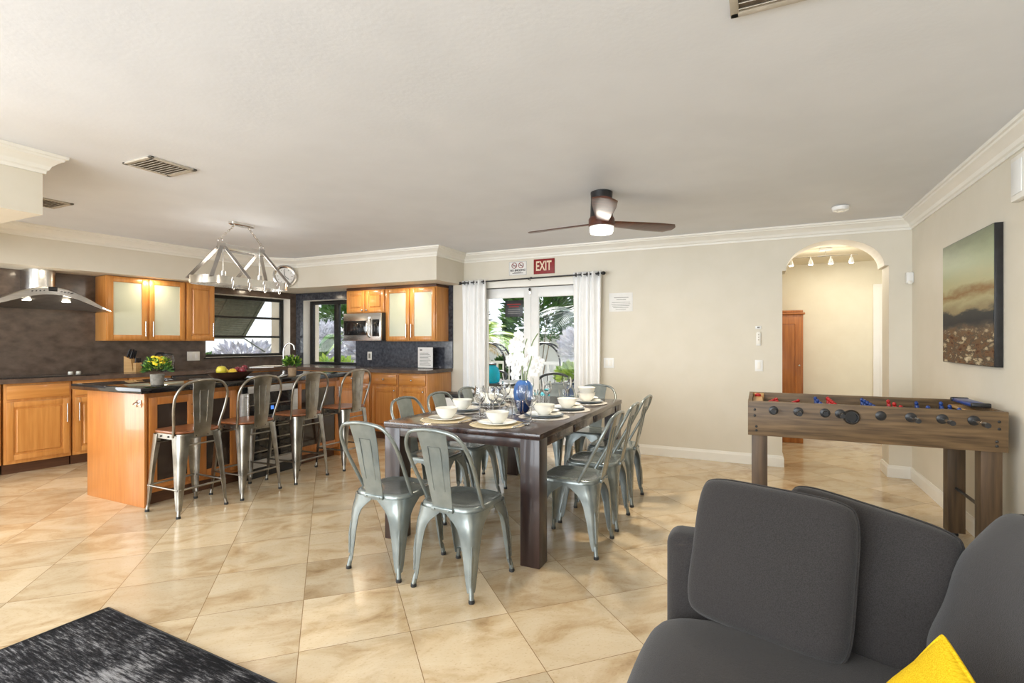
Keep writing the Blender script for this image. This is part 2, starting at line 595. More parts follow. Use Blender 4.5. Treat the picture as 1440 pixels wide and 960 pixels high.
MT['shutter'] = pm('grey_shutter_paint', s2l(88, 98, 92), s2l(104, 114, 108), 0.5)
MT['walnut'] = wood('fan_walnut', s2l(62, 30, 20), s2l(98, 52, 34), 0.34, 'x', 3, 0.15)
MT['lampglow'] = emit_mat('fan_lamp_glow', (1.0, 0.93, 0.82), 9.0)
MT['spotglow'] = emit_mat('spot_lamp_glow', (1.0, 0.9, 0.7), 14.0)
MT['exit_red'] = pm('exit_red', s2l(134, 8, 8), s2l(142, 12, 10), 0.5)
MT['exit_ink'] = pm('exit_letter_cream', s2l(236, 214, 186), s2l(240, 220, 194), 0.5)
MT['ink'] = pm('printed_ink', (0.02, 0.02, 0.02), (0.03, 0.03, 0.03), 0.6)
MT['ink_grey'] = pm('printed_grey_ink', s2l(120, 116, 112), s2l(134, 130, 126), 0.6)
MT['ink_red'] = pm('printed_red_ink', s2l(130, 30, 28), s2l(146, 36, 32), 0.6)
MT['paper'] = pm('white_paper', s2l(236, 234, 230), s2l(240, 238, 235), 0.7)
MT['red_pl'] = pm('red_plastic', s2l(176, 22, 26), s2l(196, 32, 34), 0.3)
MT['blue_pl'] = pm('blue_plastic', s2l(26, 58, 130), s2l(40, 76, 152), 0.3)
MT['pine'] = wood('orange_pine', s2l(150, 86, 34), s2l(190, 118, 54), 0.35, 'z', 2.5, 0.3)
MT['vent'] = pm('aged_vent_metal', s2l(186, 178, 164), s2l(200, 192, 180), 0.5)
MT['ventdark'] = pm('vent_shaft', s2l(120, 106, 90), s2l(134, 120, 104), 0.8)

# ------------------------------------------------------------------ room shell
H = 2.44
RX = 1.29          # right wall
BY = 5.95          # back wall
RY = -3.5          # rear wall


def wall_open(mb, length, h, t, openings, M):
    """A wall along local x, thickness towards -y, with rectangular openings (x0, x1, z0, z1)."""
    xs = sorted({0.0, length, *[v for o in openings for v in o[:2]]})
    for x0, x1 in zip(xs, xs[1:]):
        xm = (x0 + x1) / 2
        cuts = sorted([(o[2], o[3]) for o in openings if o[0] < xm < o[1]])
        z = 0.0
        for c0, c1 in cuts:
            if c0 > z + 1e-4:
                mb.box(x0, x1, -t, 0, z, c0, M=M)
            z = c1
        if z < h - 1e-4:
            mb.box(x0, x1, -t, 0, z, h, M=M)


def frame_M(o, ang):
    return Matrix.Translation(o) @ Matrix.Rotation(ang, 4, 'Z')


ML = frame_M(FLO, FLA)
MBK = frame_M(Vector((0, BY, 0)), pi)

mb = MB().box(-9, RX + 2.5, RY, 8.2, -0.1, 0)
struct('floor', mb, MT['floor'])
struct('ceiling', MB().box(-9, RX + 0.3, RY, BY + 0.3, H, H + 0.1), MT['ceil'])

# back wall: local x = -X.  openings: arch, french doors, kitchen window
AL, AR = 0.218, 1.113
mb = MB()
wall_open(mb, 8.5, H, 0.3, [(-AR + RX, -AL + RX, 0, 2.0), (1.86 + RX, 3.33 + RX, 0, 1.97), (5.40 + RX, 6.467 + RX, 0.92, 1.92)],
          frame_M(Vector((RX, BY, 0)), pi))
# arched head of the hallway opening: cut the lintel box again as a prism with an elliptical soffit
bmw = mb.bm
for f in [f for f in bmw.faces if all(AL - 0.001 <= v.co.x <= AR + 0.001 and v.co.z > 1.9 for v in f.verts)]:
    bmw.faces.remove(f)
cx, hw = (AL + AR) / 2, (AR - AL) / 2
poly = [(AL, H), (AL, 2.0), (AL + 0.035, 2.0)]
poly += [(cx - (hw - 0.035) * cos(pi * i / 24), 2.0 + 0.28 * sin(pi * i / 24)) for i in range(1, 24)]
poly += [(AR - 0.035, 2.0), (AR, 2.0), (AR, H)]
# split into quads between head line and arch curve
top = [(p[0], H) for p in poly[1:-1]]
low = poly[1:-1]
mb.loft([[(a[0], y, a[1]) for a in seq] for y, seq in ((BY, top), (BY, low), (BY + 0.3, low), (BY + 0.3, top))], closed=False)
struct('wall_back', mb, MT['wall'], smooth=False)

mb = MB()
wall_open(mb, 9.6, H, 0.3, [(0.116, 1.40, 1.06, 1.945)], ML)
struct('wall_left', mb, MT['wall'], smooth=False)
struct('wall_right', MB().box(RX, RX + 0.15, RY, BY + 0.0, 0, H), MT['wall'])
mb = MB()
wall_open(mb, 10.5, H, 0.2, [(0.9, 7.1, 0.35, 2.3)], frame_M(Vector((-8.6, RY, 0)), 0))
struct('wall_rear', mb, MT['wall'], smooth=False)

# box beam over the living side of the kitchen, top left of the picture
struct('beam', MB().box(-7.6, -4.02, 0.9, 1.646, 2.067, H), MT['wall'])

# hallway beyond the arch
struct('wall_hall', MB().box(-0.6, 2.6, 7.85, 7.95, 0, 2.6), MT['hall'])
struct('wall_hall_side', MB().box(2.3, 2.4, 6.25, 7.85, 0, 2.6), MT['hall'])
struct('wall_hall_far_side', MB().box(-0.62, -0.52, 6.25, 7.85, 0, 2.6), MT['hall'])
struct('ceiling_hall', MB().box(-0.6, 2.6, BY + 0.3, 7.95, 2.30, 2.36), MT['hall'])
d = tag(MB().box(1.30, 2.16, 7.81, 7.85, 0, 2.0, 0.004).box(1.37, 2.09, 7.80, 7.81, 0.02, 1.93, 0.004).build('door_hall', MT['trim']), kind='structure')

# kitchen soffit: one dropped band over both runs, with a cut corner
SB, SY, SZ = 0.50, 5.30, 2.035
t = (SY - (FLO + NX * SB).y) / AX.y
cor = LW(t, SB)
d1 = cor + Vector((0.34, 0, 0))
d2 = LW(t + 0.34, SB)
pA, pB = LW(9.0, SB), LW(9.0, 0)
mb = MB().prism([(-3.55, BY), (-3.55, SY), (d1.x, d1.y), (d2.x, d2.y), (pA.x, pA.y), (pB.x, pB.y), (FLO.x, FLO.y)], SZ, H)
struct('soffit', mb, MT['wall'], smooth=False)


def sweep(path, prof, name, mat):
    """Moulding: profile (offset to the left of travel, z) mitred along a path."""
    P = [Vector((p[0], p[1], 0)) for p in path]
    n = len(P)
    dirs = [(P[i + 1] - P[i]).normalized() for i in range(n - 1)]
    nrm = [Vector((-d.y, d.x, 0)) for d in dirs]
    loops = []
    for i in range(n):
        if i == 0:
            m = nrm[0]
        elif i == n - 1:
            m = nrm[-1]
        else:
            m = nrm[i - 1] + nrm[i]
            m = m / (m.dot(nrm[i]))
        loops.append([P[i] + m * o + Vector((0, 0, z)) for o, z in prof])
    return struct(name, MB().loft(loops), mat, ang=20)


CROWN = [(0, H - 0.118), (0.012, H - 0.118), (0.014, H - 0.10), (0.024, H - 0.092), (0.032, H - 0.07), (0.058, H - 0.045),
         (0.078, H - 0.034), (0.082, H - 0.022), (0.094, H - 0.018), (0.098, H - 0.001), (0, H - 0.001)]
sweep([(RX, RY + 0.05), (RX, BY), (-3.55, BY), (-3.55, SY), (d1.x, d1.y), (d2.x, d2.y), (LW(6.5, SB).x, LW(6.5, SB).y)], CROWN, 'trim_1', MT['trim'])
sweep([(-7.5, 1.646), (-4.02, 1.646), (-4.02, 0.9)], CROWN, 'trim_2', MT['trim'])
BASE = [(0, 0), (0.016, 0), (0.016, 0.085), (0.010, 0.098), (0.008, 0.112), (0, 0.112)]
sweep([(RX, RY + 0.05), (RX, BY), (AR, BY), (AR, BY + 0.29)], BASE, 'baseboard_right', MT['trim'])
sweep([(AL, BY + 0.29), (AL, BY), (-1.83, BY)], BASE, 'baseboard_back', MT['trim'])
sweep([(1.30, 7.85), (0.53, 7.85)], BASE, 'baseboard_hall', MT['trim'])

# granite backsplashes
mb = MB()
wall_open(mb, 4.4 + 0.65, SZ - 0.92, 0.018, [(0.116, 1.40, 1.06 - 0.92, 1.945 - 0.92)], ML @ Matrix.Translation((0, 0.019, 0.92)))
tag(mb.build('backsplash', MT['granite'], smooth=False), kind='structure')
mb = MB()
wall_open(mb, 6.63 - 3.715, SZ - 0.92, 0.018, [(5.40 - 3.715, 6.467 - 3.715, 0.0, 1.0)], frame_M(Vector((-3.715, BY - 0.019, 0.92)), pi))
tag(mb.build('backsplash', MT['granite_b'], smooth=False), kind='structure')

# ------------------------------------------------------------------ windows and doors
# window_1 (left wall): bronze frame set back in a white reveal
w = bpy.data.objects.new('window_1', None)
COL.objects.link(w)
w.location = FLO
w.rotation_euler = (0, 0, FLA)
tag(w, kind='structure')
mb = MB()
for x0, x1, z0, z1 in ((0.12, 0.17, 1.06, 1.945), (1.36, 1.40, 1.06, 1.945), (0.17, 1.36, 1.895, 1.945), (0.17, 1.36, 1.06, 1.10), (0.17, 1.36, 1.62, 1.652), (0.17, 1.36, 1.335, 1.367)):
    mb.box(x0, x1, -0.19, -0.145, z0, z1, 0.004)
mb.build('window_frame', MT['iron'], w)
MB().box(0.16, 1.37, -0.17, -0.166, 1.09, 1.90).build('pane', MT['pane'], w)
mb = MB().box(0.116, 0.120, -0.145, 0.019, 1.06, 1.945).box(0.116, 1.4, -0.145, 0.019, 1.941, 1.945).box(0.116, 1.4, -0.145, 0.03, 1.055, 1.062)
mb.build('reveal', MT['trim'], w)
MB().box(0.10, 1.42, -0.02, 0.045, 1.045, 1.06, 0.003).build('window_sill', MT['iron'], w)

# window_2 (back wall)
w = bpy.data.objects.new('window_2', None)
COL.objects.link(w)
w.location = (0, BY, 0)
w.rotation_euler = (0, 0, pi)
tag(w, kind='structure')
mb = MB()
for x0, x1, z0, z1 in ((6.40, 6.463, 0.922, 1.92), (5.40, 5.46, 0.922, 1.92), (5.46, 6.40, 1.86, 1.92), (5.46, 6.40, 0.922, 0.96), (5.86, 5.955, 0.96, 1.86)):
    mb.box(x0, x1, -0.16, -0.11, z0, z1, 0.004)
mb.build('window_frame', MT['iron'], w)
MB().box(5.45, 6.41, -0.14, -0.136, 0.95, 1.87).build('pane', MT['pane'], w)
MB().box(6.463, 6.467, -0.11, 0.019, 0.922, 1.92).box(5.40, 6.467, -0.11, 0.019, 1.916, 1.92).build('reveal', MT['trim'], w)

# french doors, one leaf each side of the meeting stiles
mb = MB()
for x0, x1, z0, z1 in ((-3.42, -3.33, 0, 2.06), (-1.86, -1.77, 0, 2.06), (-3.42, -1.77, 1.97, 2.06)):
    mb.box(x0, x1, BY - 0.025, BY + 0.29, z0, z1, 0.004)
struct('trim_3', mb, MT['trim'])
for nm, x0, x1, g0, g1 in (('door_1', -3.325, -2.593, -3.222, -2.690), ('door_2', -2.590, -1.865, -2.494, -1.965)):
    dr = bpy.data.objects.new(nm, None)
    COL.objects.link(dr)
    dr.location = ((x0 + x1) / 2, BY + 0.06, 0)
    tag(dr, kind='structure')
    ox = (x0 + x1) / 2
    mb = MB()
    mb.box(x0 - ox, g0 - ox, -0.022, 0.022, 0.01, 1.965, 0.003).box(g1 - ox, x1 - ox, -0.022, 0.022, 0.01, 1.965, 0.003)
    mb.box(g0 - ox, g1 - ox, -0.022, 0.022, 1.84, 1.965, 0.003).box(g0 - ox, g1 - ox, -0.022, 0.022, 0.01, 0.24, 0.003)
    mb.build('door_frame', MT['white'], dr)
    MB().box(g0 - ox - 0.005, g1 - ox + 0.005, -0.003, 0.003, 0.23, 1.85).build('pane', MT['pane'], dr)
    hx = (x1 - ox - 0.05) if nm == 'door_1' else (x0 - ox + 0.05)
    MB().box(hx - 0.018, hx + 0.018, -0.03, -0.022, 0.9, 1.12, 0.004).rod((hx, -0.03, 1.0), (hx, -0.075, 1.0), 0.008).rod((hx, -0.07, 1.0), (hx + (-0.1 if nm == 'door_1' else 0.1), -0.07, 1.0), 0.008).build('door_handle', MT['steel'], dr)
# small dark latch at the top of the meeting stile
t = thing('flush_bolt', 'small black and chrome latch at the top of the white double doors', 'latch', (-2.60, BY + 0.030, 1.905))
MB().box(-0.012, 0.012, -0.012, 0.004, -0.04, 0.05, 0.004).build('latch_plate', MT['chrome'], t)
MB().ball((0, -0.014, 0.028), 0.016, 0.012, 0.018).build('knob', MT['black'], t)

# black notice stuck on the left pane
t = thing('door_notice', 'black sign with faint red lines hung on the left glass door', 'sign', (-2.83, BY + 0.045, 1.70))
MB().box(-0.125, 0.125, -0.006, 0.004, -0.105, 0.105, 0.002).build('panel', MT['black'], t)
mb = MB()
for i, (wd, zz) in enumerate(((0.19, 0.055), (0.14, 0.025))):
    mb.box(-wd / 2, wd / 2, -0.0075, -0.006, zz - 0.008, zz + 0.008)
mb.build('printed_lines', MT['ink_red'], t)
mb = MB()
for zz in (-0.01, -0.035, -0.06):
    mb.box(-0.085, 0.085, -0.0075, -0.006, zz - 0.004, zz + 0.004)
mb.build('printed_lines', MT['ink_grey'], t)

# curtains and rod
t = thing('curtain_rod', 'thin black curtain rod with ball finials above the double doors', 'curtain rod', (-2.57, 5.85, 2.045))
MB().rod((-0.97, 0, 0.0), (0.93, 0, 0.026), 0.009).build('rod', MT['black'], t)
for xx, zz in ((-0.98, 0), (0.95, 0.026)):
    MB().ball((xx, 0, zz), 0.026, 0.022, 0.022).lathe([(0.012, 0), (0.016, 0.01)], 8, (xx - 0.02, 0, zz)).build('finial', MT['black'], t)
for xx in (-0.86, 0.0, 0.87):
    z0 = (xx + 0.97) / 1.9 * 0.026
    MB().rod((xx, 0, z0 - 0.012), (xx, 0.098, z0 - 0.012), 0.005).box(xx - 0.012, xx + 0.012, 0.088, 0.099, z0 - 0.05, z0 + 0.03, 0.003).build('bracket', MT['black'], t)


def curtain(name, label, x0, x1, ztop, waves):
    t = thing(name, label, 'curtain', ((x0 + x1) / 2, 5.85, 0), 0, 'white curtains at the double doors')
    n = waves * 10
    w = x1 - x0
    rows = []
    for j in range(15):
        f = j / 14
        z = 0.012 + (ztop + 0.03 - 0.012) * f
        row = []
        for i in range(n + 1):
            u = i / n
            ph = u * waves * 2 * pi
            amp = 0.020 + 0.014 * (1 - f) + 0.006 * sin(3.1 * u + 5 * f)
            row.append((x0 - (x0 + x1) / 2 + w * u + 0.012 * sin(ph * 0.5 + 2 * (1 - f)), amp * sin(ph) + 0.01 * sin(7 * u + 4 * (1 - f)), z))
        rows.append(row)
    o = MB().loft(rows, closed=False).build('cloth', MT['curtain'], t, ang=180)
    s = o.modifiers.new('thick', 'SOLIDIFY')
    s.thickness = 0.003
    for k in range(waves):
        xx = x0 - (x0 + x1) / 2 + w * (k + 0.5) / waves
        zz = ztop
        ring = [(xx, 0.022 * cos(a), zz + 0.022 * sin(a)) for a in [2 * pi * q / 14 for q in range(14)]]
        MB().tube(ring, 0.004, 6, True).build('grommet', MT['black'], t)
    return t


curtain('curtain', 'white grommet curtain at the left edge of the double doors, beside the kitchen', -3.515, -3.16, 2.045, 5)
curtain('curtain', 'white grommet curtain right of the double doors, beside the paper notice', -1.985, -1.645, 2.068, 5)

# ------------------------------------------------------------------ signs, switches and boxes on the back wall
Y0 = BY - 0.001
t = thing('exit_sign', 'red EXIT sign with cream letters on the wall above the double doors', 'sign', (-2.395, Y0, 2.21))
MB().box(-0.138, 0.138, -0.012, 0, -0.092, 0.092, 0.003).build('panel', MT['exit_red'], t)
text('EXIT', 0.165, MT['exit_ink'], t, (-0.005, -0.0125, 0), sx=0.62, offset=0.003)
t = thing('no_smoking_sign', 'white NO SMOKING sign with two crossed circles, left of the red sign', 'sign', (-2.755, Y0, 2.207))
MB().box(-0.124, 0.124, -0.005, 0, -0.088, 0.088, 0.002).build('panel', MT['paper'], t)
mb = MB()
mb.box(-0.12, 0.12, -0.006, -0.005, -0.0845, -0.0825).box(-0.12, 0.12, -0.006, -0.005, 0.0825, 0.0845)
mb.box(-0.12, -0.118, -0.006, -0.005, -0.0845, 0.0845).box(0.118, 0.12, -0.006, -0.005, -0.0845, 0.0845)
mb.build('border', MT['ink'], t)
for sx in (-0.047, 0.047):
    ring = [(sx + 0.034 * cos(a), -0.006, 0.036 + 0.034 * sin(a)) for a in [2 * pi * q / 28 for q in range(28)]]
    MB().tube(ring, 0.0042, 6, True).rod((sx - 0.024, -0.006, 0.060), (sx + 0.024, -0.006, 0.012), 0.0036, 6).build('ban_circle', MT['ink_red'], t)
    MB().box(sx - 0.022, sx + 0.016, -0.0058, -0.005, 0.029, 0.036).box(sx + 0.018, sx + 0.022, -0.0058, -0.005, 0.029, 0.044).build('cigarette_symbol', MT['ink'], t)
text('NO SMOKING', 0.034, MT['ink'], t, (0, -0.0055, -0.026), sx=0.98, offset=0.0012)
mb = MB()
for wd, zz in ((0.10, -0.048), (0.15, -0.062)):
    mb.box(-wd / 2, wd / 2, -0.006, -0.005, zz - 0.004, zz + 0.004)
mb.build('small_print', MT['ink_grey'], t)

t = thing('wall_notice', 'white printed paper notice taped on the wall right of the curtain', 'notice', (-1.44, Y0, 1.735))
MB().box(-0.138, 0.138, -0.004, 0, -0.108, 0.108, 0.001).build('sheet', MT['paper'], t)
mb = MB()
for i, (a, b_) in enumerate(((-0.08, 0.09), (-0.05, 0.06))):
    mb.box(a, b_, -0.005, -0.004, 0.05 - i * 0.022, 0.056 - i * 0.022)
for i, wd in enumerate((0.21, 0.22, 0.20, 0.18, 0.12)):
    mb.box(-wd / 2, wd / 2, -0.005, -0.004, -0.004 - i * 0.02, 0.0 - i * 0.02)
mb.build('printed_lines', MT['ink_grey'], t)


def switch_plate(name, label, x, z, w, h, rockers):
    t = thing(name, label, 'switch', (x, Y0, z), 0)
    MB().box(-w / 2, w / 2, -0.008, 0, -h / 2, h / 2, 0.003).build('plate', MT['white'], t)
    for k in range(rockers):
        xx = (k - (rockers - 1) / 2) * 0.046
        MB().box(xx - 0.016, xx + 0.016, -0.013, -0.008, -0.034, 0.034, 0.002).build('rocker', MT['trim'], t)


switch_plate('light_switch', 'white double light switch on the wall beside the right curtain', -1.58, 1.03, 0.125, 0.118, 2)
switch_plate('light_switch', 'white single light switch left of the archway, below the fan remote', 0.003, 1.03, 0.075, 0.118, 1)
t = thing('fan_remote', 'slim white fan remote in its wall holder left of the archway', 'remote', (0.0, Y0, 1.32))
MB().box(-0.022, 0.022, -0.014, 0, -0.082, 0.05, 0.004).build('holder', MT['white'], t)
MB().box(-0.018, 0.018, -0.024, -0.014, -0.07, 0.06, 0.005).build('remote_body', MT['trim'], t)
for k in range(3):
    MB().ball((0, -0.025, 0.03 - k * 0.026), 0.007, 0.003, 0.007).build('button', MT['vent'], t)
t = thing('thermostat', 'tiny white wall box just above the fan remote', 'thermostat', (-0.002, Y0, 1.425))
MB().box(-0.028, 0.028, -0.012, 0, -0.016, 0.016, 0.003).build('housing', MT['white'], t)
MB().box(-0.012, 0.012, -0.014, -0.012, -0.007, 0.007).build('display', MT['ink_grey'], t)
t = thing('motion_sensor', 'small white sensor box in the corner right of the archway', 'sensor', (RX - 0.001, BY - 0.02, 1.87), radians(0))
MB().box(-0.055, 0, -0.05, 0.0, -0.05, 0.05, 0.008).build('housing', MT['white'], t)
MB().box(-0.045, -0.012, -0.056, -0.05, -0.062, -0.03, 0.006).build('lens', MT['trim'], t)
t = thing('wall_chime', 'cream box high on the right wall at the picture edge', 'chime', (RX - 0.001, 3.66, 2.16), 0)
MB().box(-0.04, 0, -0.09, 0.09, -0.12, 0.12, 0.01).build('housing', MT['trim'], t)
MB().box(-0.046, -0.04, -0.06, 0.06, -0.09, 0.09, 0.004).build('grille', MT['white'], t)

# painting on the right wall
t = thing('canvas_painting', 'large abstract canvas of green sky and rusty shore on the right wall', 'painting', (RX - 0.002, 4.42, 1.553))
MB().box(-0.040, 0, -0.467, 0.467, -0.425, 0.425, 0.002).build('stretcher', MT['black'], t)
MB().box(-0.0425, -0.040, -0.462, 0.462, -0.42, 0.42).build('canvas', painting_mat(-0.42, 0.42), t)

# ------------------------------------------------------------------ ceiling fittings
def vent(label, c, lx, ly, rz, n):
    t = thing('air_vent', label, 'air vent', (c[0], c[1], H), rz, 'ceiling air vents')
    mb = MB()
    e = 0.028
    mb.box(-lx / 2, lx / 2, -ly / 2, -ly / 2 + e, -0.012, 0, 0.003).box(-lx / 2, lx / 2, ly / 2 - e, ly / 2, -0.012, 0, 0.003)
    mb.box(-lx / 2, -lx / 2 + e, -ly / 2, ly / 2, -0.012, 0, 0.003).box(lx / 2 - e, lx / 2, -ly / 2, ly / 2, -0.012, 0, 0.003)
    mb.build('vent_frame', MT['vent'], t)
    MB().box(-lx / 2 + 0.01, lx / 2 - 0.01, -ly / 2 + 0.01, ly / 2 - 0.01, -0.003, -0.0005).build('backing', MT['ventdark'], t)
    for k in range(n):
        yy = -ly / 2 + e + (ly - 2 * e) * (k + 0.5) / n
        R = Matrix.Translation((0, yy, -0.009)) @ Matrix.Rotation(radians(38), 4, 'X')
        MB().box(-lx / 2 + e, lx / 2 - e, -0.011, 0.011, -0.001, 0.001, M=R).build('slat', MT['vent'], t)


vent('slatted ceiling vent above the front of the island, nearest the chandelier', (-3.57, 2.085), 0.30, 0.30, 0, 9)
vent('slatted ceiling vent partly hidden behind the boxed beam', (-5.36, 2.22), 0.32, 0.24, 0, 8)
vent('slatted ceiling vent cut by the top edge of the picture', (0.10, 1.82), 0.38, 0.36, 0, 9)
t = thing('smoke_detector', 'round white smoke detector on the ceiling near the archway', 'smoke detector', (0.635, 5.22, H))
MB().lathe([(0.055, 0), (0.066, -0.004), (0.066, -0.022), (0.058, -0.036), (0.034, -0.042), (0.0, -0.043)], 24).build('housing', MT['white'], t)
MB().lathe([(0.03, -0.041), (0.03, -0.046), (0.0, -0.046)], 16).build('grille', MT['trim'], t)
# ceiling fan
t = thing('ceiling_fan', 'flush three-blade ceiling fan with walnut blades and a lit white lamp', 'ceiling fan', (-1.1, 3.92, H))
MB().lathe([(0.075, 0), (0.085, -0.005), (0.082, -0.06), (0.085, -0.13), (0.088, -0.2), (0.0, -0.2)], 32).build('motor_housing', MT['black'], t)
MB().lathe([(0.092, -0.20), (0.100, -0.215), (0.100, -0.265), (0.092, -0.272), (0, -0.272)], 32).build('hub', MT['walnut'], t)
MB().lathe([(0.088, -0.272), (0.090, -0.30), (0.082, -0.322), (0.05, -0.33), (0, -0.331)], 32).build('lamp_shade', MT['lampglow'], t)
MB().lathe([(0.094, -0.266), (0.094, -0.276), (0.088, -0.278), (0, -0.278)], 32).build('lamp_ring', MT['white'], t)
a0 = math.atan2(-3.92, 1.1)
for k in range(3):
    ang = a0 + k * 2 * pi / 3 + radians(2)
    R = Matrix.Rotation(ang, 4, 'Z')
    loops = []
    for i in range(15):
        f = i / 14
        x = 0.08 + 0.60 * f
        wdt = (0.048 + 0.037 * min(1, f * 1.5)) * (1.0 if f < 0.93 else (1 - ((f - 0.93) / 0.07) ** 2 * 0.55))
        z = -0.240 + 0.012 * f
        tw = radians(-13 + 3 * f)
        sec = []
        for q in range(16):
            aq = 2 * pi * q / 16
            yy, zz = wdt * cos(aq), 0.008 * sin(aq)
            sec.append((x, yy * cos(tw) - zz * sin(tw), z + yy * sin(tw) + zz * cos(tw)))
        loops.append(sec)
    MB().loft(loops, M=R).build('blade', MT['walnut'], t)
lamp('fan_lamp', 'AREA', (-1.1, 3.92, H - 0.34), 24, (1, 0.88, 0.7), (0, 0, 0), 0.16)

# hallway: track light and pine cupboard
t = thing('track_light', 'ceiling track with small white spotlights seen through the archway', 'track light', (0.66, 6.58, 2.30))
MB().box(-0.06, 0.06, -0.06, 0.06, -0.028, 0, 0.008).build('canopy', MT['white'], t)
MB().tube([(-0.42, -0.02, -0.085), (-0.2, 0.0, -0.085), (0.06, 0.0, -0.085), (0.30, 0.02, -0.085)], 0.006, 8).rod((0, 0, -0.028), (0, 0, -0.085), 0.006).build('track', MT['chrome'], t)
for k, xx in enumerate((-0.33, -0.14, 0.05, 0.24)):
    h = MB().rod((xx, 0, -0.085), (xx, 0, -0.115), 0.005, 8).lathe([(0.008, -0.112), (0.014, -0.12), (0.022, -0.15), (0.026, -0.172), (0.022, -0.172), (0.0, -0.165)], 16, (xx, 0, 0)).build('spot_head', MT['white'], t)
    MB().lathe([(0.021, -0.171), (0.018, -0.178), (0.0, -0.18)], 14, (xx, 0, 0)).build('bulb', MT['spotglow'], h)
    lamp('spot_lamp', 'POINT', (0.66 + xx, 6.58, 2.06), 1.6, (1, 0.93, 0.80), size=0.03)
lamp('hall_lamp', 'AREA', (0.9, 7.1, 2.27), 7, (1, 0.93, 0.80), (0, 0, 0), 0.4)
t = thing('pine_cupboard', 'tall orange pine cupboard against the hallway wall, seen through the archway', 'cupboard', (0.235, 7.60, 0))
MB().box(-0.27, 0.27, -0.18, 0.2, 0.0, 1.62, 0.004).build('body', MT['pine'], t)
MB().box(-0.29, 0.29, -0.2, 0.2, 1.62, 1.645, 0.006).box(-0.27, 0.27, -0.19, 0.2, 1.645, 1.675, 0.01).build('cornice', MT['pine'], t)
dd = MB().box(-0.255, 0.245, -0.2, -0.18, 0.08, 1.59, 0.004).build('door', MT['pine'], t)
MB().box(-0.19, 0.18, -0.206, -0.2, 0.18, 1.5, 0.01).build('panel', MT['pine'], dd)
MB().rod((0.222, -0.2, 0.98), (0.222, -0.225, 0.98), 0.006).ball((0.222, -0.23, 0.98), 0.013).build('knob', MT['steel'], dd)

# ------------------------------------------------------------------ kitchen
def raised_door(x0, x1, z0, z1, y, parent, mat=None, name='door'):
    mat = mat or MT['maple']
    fr = 0.052
    mb = MB()
    mb.box(x0 + 0.01, x1 - 0.01, y, y + 0.012, z0 + 0.01, z1 - 0.01)
    mb.box(x0, x0 + fr, y, y + 0.02, z0, z1, 0.003).box(x1 - fr, x1, y, y + 0.02, z0, z1, 0.003)
    mb.box(x0 + fr, x1 - fr, y, y + 0.02, z0, z0 + fr, 0.003).box(x0 + fr, x1 - fr, y, y + 0.02, z1 - fr, z1, 0.003)
    o = mb.build(name, mat, parent)
    g = 0.014
    MB().box(x0 + fr + g, x1 - fr - g, y + 0.004, y + 0.021, z0 + fr + g, z1 - fr - g, 0.012, 1).build('raised_panel', mat, o, ang=20)
    return o


def glass_door(x0, x1, z0, z1, y, parent, glass, fr=0.055, mat=None):
    mb = MB()
    mb.box(x0, x0 + fr, y, y + 0.02, z0, z1, 0.003).box(x1 - fr, x1, y, y + 0.02, z0, z1, 0.003)
    mb.box(x0 + fr, x1 - fr, y, y + 0.02, z0, z0 + fr, 0.003).box(x0 + fr, x1 - fr, y, y + 0.02, z1 - fr, z1, 0.003)
    o = mb.build('door', mat or MT['maple'], parent)
    MB().box(x0 + fr - 0.004, x1 - fr + 0.004, y + 0.004, y + 0.010, z0 + fr - 0.004, z1 - fr + 0.004).build('pane', glass, o)
    return o


def bar_handle(x, z0, z1, y, parent):
    mb = MB().rod((x, y + 0.03, z0), (x, y + 0.03, z1), 0.006)
    for zz in (z0 + 0.02, z1 - 0.02):
        mb.rod((x, y, zz), (x, y + 0.03, zz), 0.005, 8)
    return mb.build('handle', MT['steel'], parent)


def knob(x, z, y, parent):
    return MB().rod((x, y, z), (x, y + 0.014, z), 0.006, 8).ball((x, y + 0.02, z), 0.014, 0.009, 0.014).build('knob', MT['steel'], parent)


def base_cabinet(label, F, x0, w, doors, drawers, group, knobs=False, z1=0.875, D=0.60, hside=0):
    """Base unit; local x runs to the viewer's left, y towards the viewer."""
    o, ang, ex, ey = F
    p = o + ex * x0 + ey * 0.022
    t = thing('base_cabinet', label, 'cabinet', p, ang, group)
    D2 = D - 0.022
    MB().box(0.001, w - 0.001, 0, D2 - 0.021, 0.10, z1, 0.002).build('body', MT['maple'], t)
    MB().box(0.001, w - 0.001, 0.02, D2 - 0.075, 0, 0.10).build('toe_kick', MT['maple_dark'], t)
    dw = w / doors
    zt = z1 - 0.02
    zd = zt - 0.145
    for k in range(drawers):
        ww = w / drawers
        dr = MB().box(k * ww + 0.018, (k + 1) * ww - 0.018, D2 - 0.021, D2, zd + 0.012, zt, 0.006).build('drawer', MT['maple_x'], t)
        if knobs:
            knob((k + 0.5) * ww, (zd + zt) / 2 + 0.005, D2, dr)
    ztop = zd - 0.012 if drawers else zt
    for k in range(doors):
        d_ = raised_door(k * dw + 0.018, (k + 1) * dw - 0.018, 0.135, ztop, D2 - 0.021, t)
        if doors == 1:
            hx = w - 0.045 if hside else 0.045
        else:
            hx = (k * dw + 0.045) if k % 2 else ((k + 1) * dw - 0.045)
        if knobs:
            knob(hx, ztop - 0.05, D2, d_)
        else:
            bar_handle(hx, ztop - 0.24, ztop - 0.05, D2, d_)
    return t


FL_ = (FLO, FLA, AX, NX)
FB_ = (Vector((0, BY, 0)), pi, Vector((-1, 0, 0)), Vector((0, -1, 0)))
